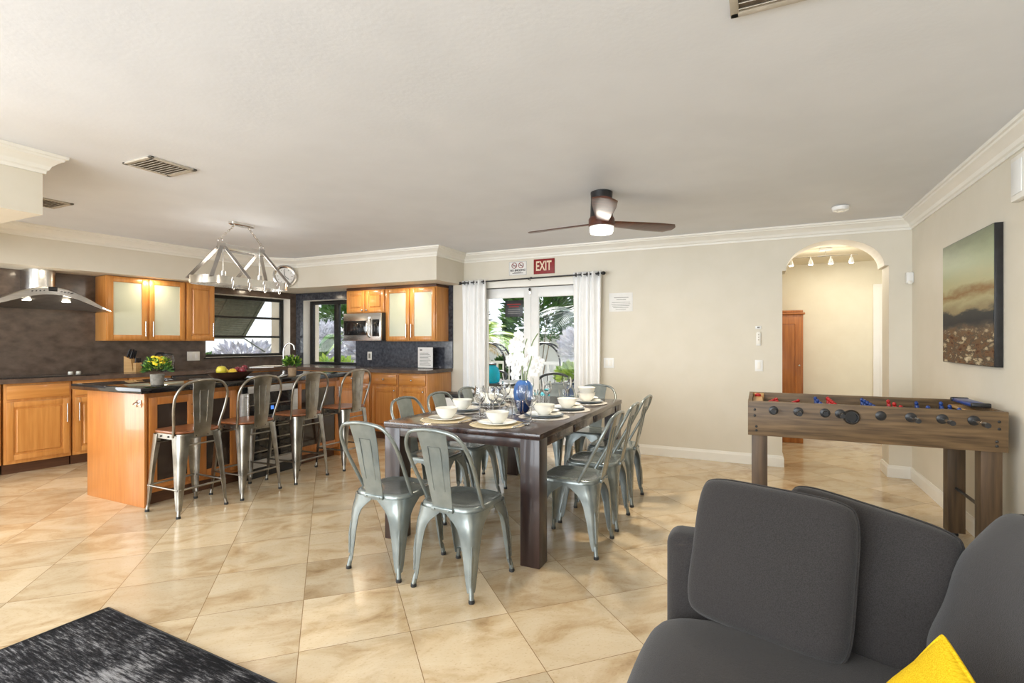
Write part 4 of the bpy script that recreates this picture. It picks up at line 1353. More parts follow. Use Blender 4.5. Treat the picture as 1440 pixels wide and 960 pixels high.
def metal_chair():
    t = thing('dining_chair', 'x', 'chair')
    G = MT['chairgrey']
    # dished seat with rolled skirt
    L_ = [ring_sq(0.004, 0.004, 0.437), ring_sq(0.08, 0.08, 0.437), ring_sq(0.145, 0.145, 0.440), ring_sq(0.160, 0.160, 0.446), ring_sq(0.172, 0.172, 0.447),
          ring_sq(0.180, 0.180, 0.440), ring_sq(0.182, 0.182, 0.425), ring_sq(0.182, 0.182, 0.408), ring_sq(0.177, 0.177, 0.408), ring_sq(0.174, 0.174, 0.428), ring_sq(0.15, 0.15, 0.432), ring_sq(0.004, 0.004, 0.430)]
    MB().loft(L_).build('seat', G, t, ang=60)
    lev = [(0.424, 0.172, 0), (0.405, 0.160, 0), (0.385, 0.135, 0.0), (0.365, 0.112, 0.001), (0.34, 0.093, 0.002), (0.30, 0.077, 0.002), (0.22, 0.060, 0.0), (0.14, 0.047, -0.003), (0.075, 0.036, -0.005), (0.045, 0.028, -0.006)]
    for sx in (-1, 1):
        for sy, fy in ((-1, 0.205), (1, 0.222)):
            foot = (0.192, fy)
            l = pressed_leg(sx, sy, (0.184, 0.184, 0.447), foot, lev)
            # pressed flute and foot tube
            fx, fyy = foot[0] - 0.014, foot[1] - 0.014
            l.tube([(sx * (fx - 0.006), sy * (fyy - 0.006), 0.07), (sx * fx, sy * fyy, 0.035), (sx * (fx + 0.003), sy * (fyy + 0.003), 0.012)], [0.012, 0.013, 0.013], 10)
            l.tube([(sx * (0.176), sy * (0.178 + 0.25 * (fy - 0.184)), 0.27), (sx * 0.177, sy * (0.178 + 0.5 * (fy - 0.184)), 0.20), (sx * 0.177, sy * (0.176 + 0.8 * (fy - 0.184)), 0.09)], [0.003, 0.0085, 0.006], 8)
            lo = l.build('leg', G, t, ang=50)
            MB().lathe([(0.0145, 0), (0.016, 0.004), (0.0145, 0.018), (0, 0.018)], 12, (sx * (fx + 0.003), sy * (fyy + 0.003), 0)).build('rubber_foot', MT['rubber'], lo)
    hoop = catmull([(-0.176, -0.080, 0.438), (-0.184, -0.135, 0.54), (-0.194, -0.198, 0.66), (-0.186, -0.246, 0.755), (-0.140, -0.276, 0.823), (-0.06, -0.287, 0.843), (0, -0.289, 0.846),
                    (0.06, -0.287, 0.843), (0.140, -0.276, 0.823), (0.186, -0.246, 0.755), (0.194, -0.198, 0.66), (0.184, -0.135, 0.54), (0.176, -0.080, 0.438)], 5)
    MB().tube(hoop, 0.0105, 10).build('back_frame', G, t)
    rows = []
    for i in range(13):
        f = i / 12
        w = 0.060 + 0.030 * f
        z = 0.425 + 0.415 * f
        y = -0.184 - 0.010 * sin(pi * min(1, f * 1.4)) - 0.101 * f ** 1.4
        rows.append([(-w, y, z), (-w * 0.9, y - 0.002, z), (w * 0.9, y - 0.002, z), (w, y, z), (w, y + 0.003, z), (w * 0.9, y + 0.0015, z), (-w * 0.9, y + 0.0015, z), (-w, y + 0.003, z)])
    sp = MB().loft(rows).build('backrest', G, t)
    yb = lambda f: -0.184 - 0.010 * sin(pi * min(1, f * 1.4)) - 0.101 * f ** 1.4
    pts = [(-0.034, yb(.25) - 0.002, 0.425 + 0.415 * .25), (-0.036, yb(.5) - 0.002, 0.425 + 0.415 * .5), (-0.038, yb(.8) - 0.002, 0.425 + 0.415 * .8), (0.038, yb(.8) - 0.002, 0.425 + 0.415 * .8), (0.036, yb(.5) - 0.002, 0.425 + 0.415 * .5), (0.034, yb(.25) - 0.002, 0.425 + 0.415 * .25)]
    MB().tube(pts, 0.0026, 6).build('embossed_line', G, sp)
    MB().box(-0.066, 0.066, -0.196, -0.181, 0.418, 0.438, 0.003).ball((-0.045, -0.197, 0.428), 0.005).ball((0.045, -0.197, 0.428), 0.005).build('bracket', G, t)
    return t


CG = 'grey metal dining chairs around the dark table'
spots = [(-1.90, 2.425, -2.5, 'grey metal chair at the near end of the table, left one of the pair'),
         (-1.435, 2.40, -3.5, 'grey metal chair at the near end of the table, nearest the camera'),
         (-1.055, 3.135, 90, 'grey metal chair on the archway side of the table, nearest the camera'),
         (-1.06, 3.63, 91, 'grey metal chair in the middle of the archway side of the table'),
         (-1.075, 4.19, 89, 'grey metal chair on the archway side of the table, farthest from the camera'),
         (-2.19, 3.24, -90, 'grey metal chair on the kitchen side of the table, nearest the camera'),
         (-2.17, 3.68, -91, 'grey metal chair in the middle of the kitchen side of the table'),
         (-2.20, 4.21, -89, 'grey metal chair on the kitchen side of the table, farthest from the camera'),
         (-1.45, 4.75, 180, 'grey metal chair at the far end of the table, right one before the curtain'),
         (-1.86, 4.74, 181, 'grey metal chair at the far end of the table, left one before the glass doors')]
proto = metal_chair()
for i, (x, y, a, lb) in enumerate(spots):
    if i == 0:
        c = proto
        c.location = (x, y, 0)
        c.rotation_euler = (0, 0, radians(a))
        c['label'] = lb
        c['group'] = CG
    else:
        dup(proto, (x, y, 0), radians(a), lb, CG)


def metal_stool():
    t = thing('bar_stool', 'x', 'stool')
    G = MT['gun']
    MB().loft([ring_sq(0.15, 0.15, 0.598), ring_sq(0.172, 0.172, 0.600), ring_sq(0.178, 0.178, 0.608), ring_sq(0.174, 0.174, 0.618), ring_sq(0.15, 0.15, 0.620), ring_sq(0.005, 0.005, 0.619)]).build('seat', MT['seatwood'], t, ang=60)
    rim = MB().loft([ring_sq(0.168, 0.168, 0.597, 5), ring_sq(0.170, 0.170, 0.560, 5), ring_sq(0.160, 0.160, 0.560, 5), ring_sq(0.155, 0.155, 0.597, 5)])
    ro = rim.build('seat_rim', G, t, ang=60)
    mb = MB()
    for s in (-1, 1):
        for k in (-0.045, 0.045):
            mb.ball((k, s * 0.171, 0.578), 0.007).ball((s * 0.171, k, 0.578), 0.007)
    mb.build('bolts', MT['rubber'], ro)
    lev = [(0.588, 0.085, 0), (0.54, 0.080, 0), (0.45, 0.070, 0.001), (0.34, 0.058, 0.001), (0.22, 0.047, 0.0), (0.12, 0.037, -0.001), (0.05, 0.027, -0.003)]
    for sx in (-1, 1):
        for sy in (-1, 1):
            l = pressed_leg(sx, sy, (0.172, 0.172, 0.60), (0.198, 0.200), lev)
            l.tube([(sx * 0.180, sy * 0.182, 0.06), (sx * 0.184, sy * 0.186, 0.03), (sx * 0.186, sy * 0.188, 0.012)], [0.012, 0.013, 0.013], 10)
            l.tube([(sx * 0.174, sy * 0.175, 0.29), (sx * 0.178, sy * 0.179, 0.2), (sx * 0.182, sy * 0.184, 0.09)], [0.003, 0.009, 0.006], 8)
            lo = l.build('leg', G, t, ang=50)
            MB().lathe([(0.0145, 0), (0.016, 0.004), (0.0145, 0.018), (0, 0.018)], 12, (sx * 0.186, sy * 0.188, 0)).build('rubber_foot', MT['rubber'], lo)
    for s in (-1, 1):
        MB().rod((-0.18, s * 0.183, 0.20), (0.18, s * 0.183, 0.20), 0.008).build('foot_rail', G, t)
        MB().rod((s * 0.183, -0.18, 0.20), (s * 0.183, 0.18, 0.20), 0.008).build('foot_rail', G, t)
        MB().rod((-0.15, s * 0.168, 0.515), (0.15, s * 0.168, 0.515), 0.006).build('brace', G, t)
    hoop = catmull([(-0.172, -0.105, 0.575), (-0.180, -0.125, 0.66), (-0.200, -0.155, 0.78), (-0.200, -0.182, 0.885), (-0.150, -0.202, 0.962), (-0.07, -0.210, 0.988), (0, -0.212, 0.992),
                    (0.07, -0.210, 0.988), (0.150, -0.202, 0.962), (0.200, -0.182, 0.885), (0.200, -0.155, 0.78), (0.180, -0.125, 0.66), (0.172, -0.105, 0.575)], 5)
    MB().tube(hoop, 0.010, 10).build('back_frame', G, t)
    rows = []
    yb = lambda f: -0.173 - 0.010 * sin(pi * min(1, f * 1.4)) - 0.036 * f * f
    for i in range(13):
        f = i / 12
        w = 0.062 + 0.026 * f
        z = 0.570 + 0.418 * f
        y = yb(f)
        rows.append([(-w, y, z), (-w * 0.9, y - 0.002, z), (w * 0.9, y - 0.002, z), (w, y, z), (w, y + 0.003, z), (w * 0.9, y + 0.0015, z), (-w * 0.9, y + 0.0015, z), (-w, y + 0.003, z)])
    sp = MB().loft(rows).build('backrest', G, t)
    zf = lambda f: 0.570 + 0.418 * f
    pts = [(sx * w, yb(f) - 0.002, zf(f)) for sx, w, f in ((-1, .026, .25), (-1, .029, .5), (-1, .033, .82), (1, .033, .82), (1, .029, .5), (1, .026, .25))]
    MB().tube(pts, 0.0026, 6).build('embossed_line', MT['steel'], sp)
    return t


SG = 'metal counter stools along the island'
st = metal_stool()
for i, (x, y, a, lb) in enumerate([(-3.965, 2.515, 90, 'metal counter stool with wooden seat at the near end of the island'),
                                   (-3.945, 3.005, 91, 'metal counter stool with wooden seat, second from the near end'),
                                   (-3.92, 3.525, 90, 'metal counter stool with wooden seat, third from the near end, before the wine cooler'),
                                   (-3.885, 4.085, 90, 'metal counter stool with wooden seat at the far end of the island')]):
    if i == 0:
        st.location = (x, y, 0)
        st.rotation_euler = (0, 0, radians(a))
        st['label'] = lb
        st['group'] = SG
    else:
        dup(st, (x, y, 0), radians(a), lb, SG)

# ------------------------------------------------------------------ dining table
TX0, TX1, TY0, TY1, TZ = -2.205, -1.105, 2.68, 4.60, 0.76
TCX, TCY = (TX0 + TX1) / 2, (TY0 + TY1) / 2
t = thing('dining_table', 'long espresso-brown wooden dining table laid with white bowls', 'dining table', (TCX, TCY, 0))
hx, hy = (TX1 - TX0) / 2, (TY1 - TY0) / 2
MB().box(-hx, hx, -hy, hy, TZ - 0.035, TZ, 0.004).build('tabletop', MT['espresso'], t)
for s in (-1, 1):
    MB().box(-hx + 0.12, hx - 0.12, s * (hy - 0.02) - 0.012, s * (hy - 0.02) + 0.012, 0.672, TZ - 0.036, 0.002).build('apron', MT['espresso_z'], t)
    for y0, y1 in ((-hy + 0.12, 3.275 - TCY), (3.315 - TCY, 3.73 - TCY), (3.77 - TCY, 4.375 - TCY), (4.425 - TCY, hy - 0.115)):
        MB().box(s * (hx - 0.018) - 0.012, s * (hx - 0.018) + 0.012, y0, y1, 0.672, TZ - 0.036, 0.002).build('apron', MT['espresso'], t)
    MB().box(s * (hx - 0.05) - 0.012, s * (hx - 0.05) + 0.012, -hy + 0.12, hy - 0.12, 0.68, TZ - 0.036).build('runner_rail', MT['black'], t)
    for q in (-1, 1):
        MB().box(min(s * (hx - 0.005), s * (hx - 0.125)), max(s * (hx - 0.005), s * (hx - 0.125)), min(q * (hy - 0.005), q * (hy - 0.125)), max(q * (hy - 0.005), q * (hy - 0.125)), 0, TZ - 0.0355, 0.004).build('leg', MT['espresso_z'], t)


def lie(o, loc, rz=0.0):
    o.location = loc
    o.rotation_euler = (0, 0, rz)
    return o


# place settings: (x, y, rotation, where, mat, slate plate under the white one)
sets = [(-1.872, 2.915, 0, 'at the near end of the table, left setting', 'tan', 0),
        (-1.478, 2.885, 0, 'at the near end of the table, right setting', 'tan', 0),
        (-1.335, 3.31, 90, 'on the archway side of the table, nearest setting', 'grey', 1),
        (-1.315, 3.73, 90, 'on the archway side of the table, middle setting', 'grey', 1),
        (-1.315, 4.22, 90, 'on the archway side of the table, farthest setting', 'grey', 1),
        (-2.00, 3.33, -90, 'on the kitchen side of the table, nearest setting', 'grey', 1),
        (-2.00, 3.75, -90, 'on the kitchen side of the table, middle setting', 'grey', 1),
        (-2.00, 4.22, -90, 'on the kitchen side of the table, farthest setting', 'grey', 1)]
protos = {}


def make_item(key):
    if key in ('mat_tan', 'mat_grey'):
        return MB().lathe([(0.172, 0), (0.176, 0.002), (0.173, 0.004), (0, 0.004)], 40).build('placemat', MT[key])
    if key in ('plate', 'slate'):
        r = 0.122 if key == 'plate' else 0.138
        return MB().lathe([(r * 0.55, 0), (r * 0.6, 0.002), (r, 0.014), (r * 0.995, 0.0165), (r * 0.62, 0.006), (0, 0.005)], 40).build('dinner_plate', MT['china' if key == 'plate' else 'plate_blue'])
    if key == 'bowl':
        return MB().lathe([(0.036, 0), (0.038, 0.004), (0.055, 0.02), (0.068, 0.045), (0.076, 0.070), (0.0735, 0.0705), (0.065, 0.046), (0.052, 0.022), (0.034, 0.008), (0, 0.007)], 36).build('soup_bowl', MT['china'])
    if key == 'glass':
        return MB().lathe([(0.034, 0), (0.034, 0.002), (0.008, 0.006), (0.0042, 0.02), (0.0042, 0.085), (0.012, 0.094), (0.031, 0.115), (0.039, 0.145), (0.037, 0.175), (0.032, 0.205),
                           (0.0307, 0.205), (0.0357, 0.175), (0.0375, 0.146), (0.030, 0.118), (0.011, 0.0975), (0, 0.096)], 24).build('wine_glass', MT['glass'])
    if key == 'tumbler':
        return MB().lathe([(0.028, 0), (0.034, 0.10), (0.0325, 0.10), (0.027, 0.006), (0, 0.006)], 24).build('tumbler', MT['glass'])
    if key == 'fork':
        mb = MB().box(-0.004, 0.004, -0.085, 0.03, 0.0, 0.0025, 0.001).box(-0.011, 0.011, 0.03, 0.05, 0.0005, 0.003, 0.001)
        for k in range(4):
            mb.box(-0.011 + k * 0.0064, -0.008 + k * 0.0064, 0.05, 0.09, 0.001, 0.003)
        return mb.build('fork', MT['cut'])
    if key == 'knife':
        return MB().box(-0.005, 0.005, -0.09, 0.0, 0, 0.004, 0.0015).box(-0.008, 0.006, 0.0, 0.105, 0.0005, 0.0022, 0.001).build('table_knife', MT['cut'])
    if key == 'spoon':
        return MB().box(-0.0035, 0.0035, -0.085, 0.045, 0, 0.0025, 0.001).ball((0, 0.065, 0.003), 0.017, 0.026, 0.003, 14, 6).build('spoon', MT['cut'])
    if key == 'napkin':
        mb = MB()
        for k in range(3):
            mb.ball((0.012 * k - 0.012, 0.0, 0.008 + 0.004 * (k % 2)), 0.014, 0.06, 0.009, 12, 6)
        return mb.build('napkin', MT['petal'])


def put(key, name_cat, label, group, loc, rz=0.0):
    if key not in protos:
        o = make_item(key)
        protos[key] = o
    else:
        o = protos[key].copy()
        COL.objects.link(o)
    lie(o, loc, rz)
    return tag(o, label, name_cat, group)


Z = TZ + 0.0003
for i, (x, y, a, where, mk, slate) in enumerate(sets):
    r = radians(a)
    at = lambda lx, ly: (x + lx * cos(r) - ly * sin(r), y + lx * sin(r) + ly * cos(r))
    put('mat_' + mk, 'placemat', f'round {"tan" if mk == "tan" else "grey"} woven placemat {where}', 'round placemats', (x, y, Z))
    zz = Z + 0.0042
    if slate:
        put('slate', 'plate', f'slate-blue plate under the white plate {where}', 'slate plates', (x, y, zz))
        zz += 0.0075
    put('plate', 'plate', f'white dinner plate {where}', 'white dinner plates', (x, y, zz))
    put('bowl', 'bowl', f'white soup bowl {where}', 'white soup bowls', (x, y, zz + 0.0062))
    if a == 90 and y > 4:
        put('bowl', 'bowl', 'white soup bowl stacked on another at the far right of the table', 'white soup bowls', (x, y, zz + 0.0062 + 0.045))
    fx, fy = at(-0.150, 0.0)
    put('fork', 'fork', f'steel fork on the placemat {where}', 'table forks', (fx, fy, Z + 0.0042), r + radians(8))
    fx, fy = at(0.146, 0.0)
    put('knife', 'knife', f'steel table knife on the placemat {where}', 'table knives', (fx, fy, Z + 0.0042), r)
    fx, fy = at(0.166, 0.0)
    put('spoon', 'spoon', f'steel spoon beside the knife {where}', 'table spoons', (fx, fy, Z + 0.0042), r + radians(-6))
    gx, gy = at(0.10 if a else 0.14, 0.205)
    put('glass', 'wine glass', f'clear stemmed wine glass {where}', 'wine glasses', (gx, gy, Z))
    if a:
        gx, gy = at(0.03, 0.225)
        put('tumbler', 'tumbler', f'clear straight tumbler {where}', 'water tumblers', (gx, gy, Z))
    else:
        gx, gy = at(0.19, 0.30) if i == 0 else at(-0.12, 0.27)
        put('glass', 'wine glass', f'clear wine glass set back from {where[3:] if where.startswith("at ") else where}', 'wine glasses', (gx, gy, Z))
    if a == 90:
        fx, fy = at(0.102, -0.012)
        put('napkin', 'napkin', f'folded white napkin on the plate {where}', 'white napkins', (fx, fy, zz + 0.017), r)

# vase with orchids
VX, VY = -1.585, 3.52
t = thing('blue_vase', 'large rounded blue vase in the middle of the dining table', 'vase', (VX, VY, Z))
vs = lambda pr: [(r_ * 0.68, z_ * 0.92) for r_, z_ in pr]
MB().lathe(vs([(0.052, 0), (0.056, 0.004), (0.075, 0.03), (0.098, 0.07), (0.104, 0.09), (0.102, 0.094), (0.0, 0.094)]), 36).build('lower_bowl', MT['navy'], t)
MB().lathe(vs([(0.100, 0.0935), (0.108, 0.12), (0.112, 0.155), (0.102, 0.20), (0.078, 0.235), (0.052, 0.250), (0.047, 0.248), (0.07, 0.228), (0.095, 0.19), (0.095, 0.10), (0, 0.098)]), 36).build('upper_body', MT['cobalt'], t)
t = thing('orchid', 'white orchid sprays standing in the blue vase on the table', 'flowers', (VX, VY, Z + 0.12))
mb = MB()
st1 = catmull([(0.0, 0, 0), (-0.01, 0, 0.2), (-0.02, 0.01, 0.32), (-0.05, 0.02, 0.42), (-0.10, 0.02, 0.43)], 6)
st2 = catmull([(0.01, 0, 0), (0.03, 0, 0.16), (0.065, 0, 0.28), (0.07, 0, 0.38), (0.11, 0.02, 0.46)], 6)
st3 = catmull([(0.0, 0.01, 0), (0.0, 0.03, 0.2), (-0.01, 0.03, 0.33), (0.03, 0.0, 0.42)], 6)
for s_ in (st1, st2, st3):
    mb.tube(s_, 0.004, 6)
mb.build('stem', MT['stem'], t)
rn = random.Random(11)
flower_pts = []
for k in range(14):
    f = k / 13
    flower_pts.append((-0.03 - 0.05 * f + rn.uniform(-0.05, 0.05), rn.uniform(-0.04, 0.03), 0.43 - 0.27 * f + rn.uniform(-0.02, 0.02)))
for k in range(8):
    f = k / 7
    flower_pts.append((0.02 + 0.10 * f + rn.uniform(-0.03, 0.03), rn.uniform(-0.03, 0.03), 0.16 + 0.12 * rn.random() + 0.06 * f))
for px_, py_, pz_ in flower_pts:
    face = Vector((0.45 + rn.uniform(-.4, .4), -1, rn.uniform(-.2, .3))).normalized()
    R = Matrix.Translation((px_, py_, pz_)) @ face.to_track_quat('Z', 'Y').to_matrix().to_4x4()
    mb = MB()
    for q in range(5):
        a = 2 * pi * q / 5 + pi / 2
        Rp = R @ Matrix.Rotation(a, 4, 'Z') @ Matrix.Translation((0.021, 0, 0.004)) @ Matrix.Rotation(radians(-14), 4, 'Y')
        mb.ball((0, 0, 0), 0.022, 0.016 if q in (0, 2, 3) else 0.020, 0.003, 10, 4, M=Rp)
    mb.ball((0, 0, 0.008), 0.007, 0.006, 0.008, 8, 4, M=R)
    mb.build('flower', MT['petal'], t)

# ------------------------------------------------------------------ foosball table
FX0, FX1, FY0, FY1, FZ0, FZ1 = -0.063, 1.235, 3.72, 4.40, 0.67, 0.893
t = thing('foosball_table', 'rustic brown wooden foosball table standing before the archway', 'foosball table', ((FX0 + FX1) / 2, (FY0 + FY1) / 2, 0))
hx, hy = (FX1 - FX0) / 2, (FY1 - FY0) / 2
for s, nm in ((-1, 'front'), (1, 'back')):
    y0, y1 = (-hy, -hy + 0.025) if s < 0 else (hy - 0.025, hy)
    p_ = MB().box(-hx, hx, y0, y1, FZ0, FZ1, 0.002).build('side_panel', MT['rustic'], t)
    mb = MB()
    for sx in (-1, 1):
        for dx, zz in ((0.04, 0.055), (0.04, 0.095), (0.05, 0.155 - 0.01), (0.05, 0.20 - 0.03)):
            yy = y0 - 0.001 if s < 0 else y1 + 0.001
            mb.ball((sx * (hx - dx), yy, FZ1 - zz if dx == 0.04 else FZ1 - zz - 0.02), 0.008, 0.003, 0.008, 10, 6)
    mb.build('bolt_caps', MT['black'], p_)
for s in (-1, 1):
    MB().box(min(s * hx, s * (hx - 0.025)), max(s * hx, s * (hx - 0.025)), -hy + 0.0255, hy - 0.0255, FZ0, FZ1 - 0.002, 0.002).build('end_panel', MT['rustic'], t)
    MB().box(min(s * (hx - 0.026), s * (hx - 0.09)), max(s * (hx - 0.026), s * (hx - 0.09)), -hy + 0.026, hy - 0.026, FZ1 - 0.045, FZ1 - 0.03, 0.002).build('corner_board', MT['tan'], t)
MB().box(-hx + 0.0255, hx - 0.0255, -hy + 0.0255, hy - 0.0255, 0.745, 0.755).build('playing_field', pm('green_field', s2l(52, 104, 62), s2l(64, 120, 72), 0.4), t)
MB().box(hx - 0.10, hx - 0.02, -0.13, 0.20, FZ1 + 0.0, FZ1 + 0.022, 0.006).build('score_slider', MT['blue_pl'], t)
MB().box(hx - 0.105, hx - 0.015, -0.16, -0.13, FZ1 + 0.0, FZ1 + 0.026, 0.006).build('score_end', MT['black'], t)
MB().box(hx - 0.105, hx - 0.015, 0.20, 0.23, FZ1 + 0.0, FZ1 + 0.026, 0.006).build('score_end', MT['black'], t)
MB().box(-hx + 0.026, -hx + 0.10, hy - 0.036, hy - 0.0255, FZ1 - 0.075, FZ1 - 0.004, 0.002).build('score_board', MT['tan'], t)
MB().ball((-hx + 0.058, hy - 0.036, FZ1 - 0.022), 0.022, 0.006, 0.016).build('score_bead', MT['red_pl'], t)
MB().lathe([(0.044, 0), (0.044, 0.012), (0.036, 0.03), (0.03, 0.03), (0.028, 0.01), (0, 0.01)], 24, M=Matrix.Translation((-0.078, -hy, 0.822)) @ Matrix.Rotation(radians(90), 4, 'X')).build('ball_cup', MT['black'], t)
MB().ball((-0.02, 0.22, 0.79), 0.018).build('ball', pm('cream_ball', s2l(236, 212, 176), s2l(240, 218, 186), 0.4), t)
ROD = [-0.500, -0.360, -0.215, -0.066 - 0.07, 0.07, 0.215, 0.36, 0.50]
TEAM = ['red_pl', 'red_pl', 'blue_pl', 'red_pl', 'blue_pl', 'red_pl', 'blue_pl', 'blue_pl']
NUM = [3, 2, 3, 5, 5, 3, 2, 3]
REACH = [0.07, 0.12, 0.045, 0.11, 0.0, 0.15, 0.17, 0.19]
ZR = 0.838
for k, xx in enumerate(ROD):
    rc_ = REACH[k]
    rd = MB().rod((xx, -hy - rc_, ZR), (xx, hy + 0.05, ZR), 0.008, 12).build('rod', MT['chrome'], t)
    for s in (-1, 1):
        R = Matrix.Translation((xx, s * hy, ZR)) @ Matrix.Rotation(radians(90 * -s), 4, 'X')
        MB().lathe([(0.028, 0), (0.028, 0.003), (0.018, 0.007), (0.010, 0.008), (0, 0.008)], 20, M=R).build('bushing', MT['black'], rd)
    if rc_ > 0:
        grip = 0.035
        MB().rod((xx, -hy - rc_ - 0.01, ZR), (xx, -hy - rc_ + grip, ZR), 0.014, 14).build('grip', MT['black'], rd)
    n = NUM[k]
    for j in range(n):
        yy = (j - (n - 1) / 2) * (0.52 / n) + 0.05
        tilt = Matrix.Translation((xx, yy, ZR)) @ Matrix.Rotation(radians(62 if k < 2 else -6), 4, 'Y')
        MB().box(-0.010, 0.010, -0.017, 0.017, -0.028, 0.022, 0.005, M=tilt).ball((0, 0, 0.034), 0.012, 0.012, 0.014, 10, 6, M=tilt).box(-0.006, 0.006, -0.012, 0.012, -0.075, -0.028, 0.003, M=tilt).box(-0.008, 0.016, -0.013, 0.013, -0.083, -0.068, 0.003, M=tilt).build('player', MT[TEAM[k]], rd)
for sx in (-1, 1):
    for sy in (-1, 1):
        x0, x1 = sorted((sx * (hx - 0.022), sx * (hx - 0.115)))
        y0, y1 = sorted((sy * (hy - 0.012), sy * (hy - 0.105)))
        l = MB().box(x0, x1, y0, y1, 0.028, FZ0 + 0.0, 0.002)
        lo = l.build('leg', MT['rustic_z'], t)
        MB().lathe([(0.022, 0), (0.024, 0.01), (0.018, 0.028), (0, 0.028)], 14, ((x0 + x1) / 2, (y0 + y1) / 2, 0)).build('leveler', MT['black'], lo)
    xc = sx * (hx - 0.068)
    MB().rod((xc, -hy + 0.105, 0.32), (xc, hy - 0.105, 0.32), 0.010).build('leg_bar', MT['black'], t)

# ------------------------------------------------------------------ rug
o = MB().box(-1.15, 1.15, -1.5, 1.5, 0.0, 0.011, 0.004).build('area_rug', rug_mat())
ra = radians(-2.0)
o.location = Vector((-2.81, 1.405, 0)) + Matrix.Rotation(ra, 3, 'Z') @ Vector((1.15, -1.5, 0))
o.rotation_euler = (0, 0, ra)
tag(o, 'distressed black and grey area rug on the floor at the lower left', 'rug')
b_ = MB()
ring = [(-1.143, -1.493), (1.143, -1.493), (1.143, 1.493), (-1.143, 1.493)]
b_.tube([(x, y, 0.0075) for x, y in ring], 0.006, 6, True)
b_.build('binding', MT['black'], o)


# ------------------------------------------------------------------ sofa
def cushion(w, d, h, p=5.0, n=26, crown=0.35, wr=0.0, seed=0, ck=0.085):
    """A plump cushion centred at the origin: w along x, d along y, thickness h along z, softer towards its seams."""
    rn = random.Random(seed)
    f1, f2 = rn.uniform(0, 6), rn.uniform(0, 6)
    mb = MB()

    def surf(u, v, s):
        ru = 1 - abs(u) ** 6
        rv = 1 - abs(v) ** 6
        th = (max(ru, 0) * max(rv, 0)) ** 0.38
        dome = 1 - crown * (0.5 * u * u + 0.5 * v * v)
        cr = 1 - ck * (abs(u) ** p) * (abs(v) ** p)
        wz = wr * (sin(3.1 * u + 2.3 * v + f1) + 0.6 * sin(6.3 * v - 2.1 * u + f2)) * th
        return (w / 2 * u * cr, d / 2 * v * cr, s * (h / 2 * th * dome) + wz)
    g = [-1 + 2 * (0.5 - 0.5 * cos(pi * i / n)) * 1.0 for i in range(n + 1)]
    for s in (1, -1):
        rows = [[mb.bm.verts.new(Vector(surf(u, v, s))) for u in g] for v in g]
        for r0, r1 in zip(rows, rows[1:]):
            for i in range(n):
                mb.face([r0[i], r0[i + 1], r1[i + 1], r1[i]])
    bmesh.ops.remove_doubles(mb.bm, verts=list(mb.bm.verts), dist=0.0006)
    return mb, g, surf


def make_cushion(name, parent, mat, w, d, h, M, piping=True, **kw):
    mb, g, surf = cushion(w, d, h, **kw)
    mb.bm.transform(M)
    o = mb.build(name, mat, parent, ang=80)
    if piping:
        loop = [surf(u, -1, 1) for u in g[:-1]] + [surf(1, v, 1) for v in g[:-1]] + [surf(u, 1, 1) for u in reversed(g[1:])] + [surf(-1, v, 1) for v in reversed(g[1:])]
        MB().tube([M @ Vector(p) for p in loop], 0.0045, 6, True).build('piping', mat, o)
    return o


def rx(a):
    return Matrix.Rotation(radians(a), 4, 'X')


def rz_(a):
    return Matrix.Rotation(radians(a), 4, 'Z')


def ry(a):
    return Matrix.Rotation(radians(a), 4, 'Y')


T_ = Matrix.Translation
S0 = Vector((-0.31, 1.87, 0))
t = thing('sofa', 'charcoal grey fabric corner sofa in the lower right, facing the rug', 'sofa', S0)
# local: x along the back towards the right wall, y = 0 the outer back
MB().box(0.02, 1.08, -1.25, 0.0, 0.06, 0.27, 0.03, 3).build('base', MT['fabric'], t)
MB().box(0.035, 1.08, -0.13, 0.0, 0.26, 0.655, 0.04, 4).build('back_frame', MT['fabric'], t)
MB().box(0.95, 1.08, -1.25, -0.135, 0.26, 0.655, 0.04, 4).build('side_frame', MT['fabric'], t)
for xx, yy in ((0.1, -1.15), (0.1, -0.1), (1.0, -1.15), (1.0, -0.1)):
    MB().lathe([(0.022, 0), (0.03, 0.06), (0, 0.06)], 12, (xx, yy, 0)).build('foot', MT['black'], t)
make_cushion('seat_cushion', t, MT['fabric'], 0.955, 1.13, 0.21, T_((0.472, -0.695, 0.355)), crown=0.06)
make_cushion('back_cushion', t, MT['fabric'], 0.56, 0.46, 0.16, T_(Vector((0.495, 1.42, 0.655)) - S0) @ Matrix(((0, 0.36, -0.933, 0), (-1, 0, 0, 0), (0, 0.933, 0.36, 0), (0, 0, 0, 1))), crown=0.4, wr=0.008, seed=5)
make_cushion('back_cushion', t, MT['fabric'], 0.445, 0.42, 0.135, T_(Vector((0.022, 1.69, 0.635)) - S0) @ rz_(-20.5) @ rx(73), crown=0.35, wr=0.005, seed=3)
make_cushion('back_cushion', t, MT['fabric'], 0.455, 0.40, 0.15, T_(Vector((0.248, 1.755, 0.615)) - S0) @ rz_(-31) @ rx(75) @ rz_(-5), crown=0.45, wr=0.007, seed=9)


e1, e2 = Vector((-0.416, 0.246, -0.876)).normalized(), Vector((0.188, -0.916, -0.355))
e2 = (e2 - e1 * e2.dot(e1)).normalized()
nn = e2.cross(-e1).normalized()
PS = 0.29
o = thing('throw_pillow', 'mustard yellow throw pillow at the bottom edge, on the charcoal sofa', 'pillow', Vector((0.305, 1.198, 0.742)) + (e1 + e2) * (PS / 2))
make_cushion('cover', o, MT['yellow'], PS, PS, 0.10, Matrix(((e2.x, -e1.x, nn.x, 0), (e2.y, -e1.y, nn.y, 0), (e2.z, -e1.z, nn.z, 0), (0, 0, 0, 1))), crown=0.8, wr=0.006, seed=2, ck=0.02)

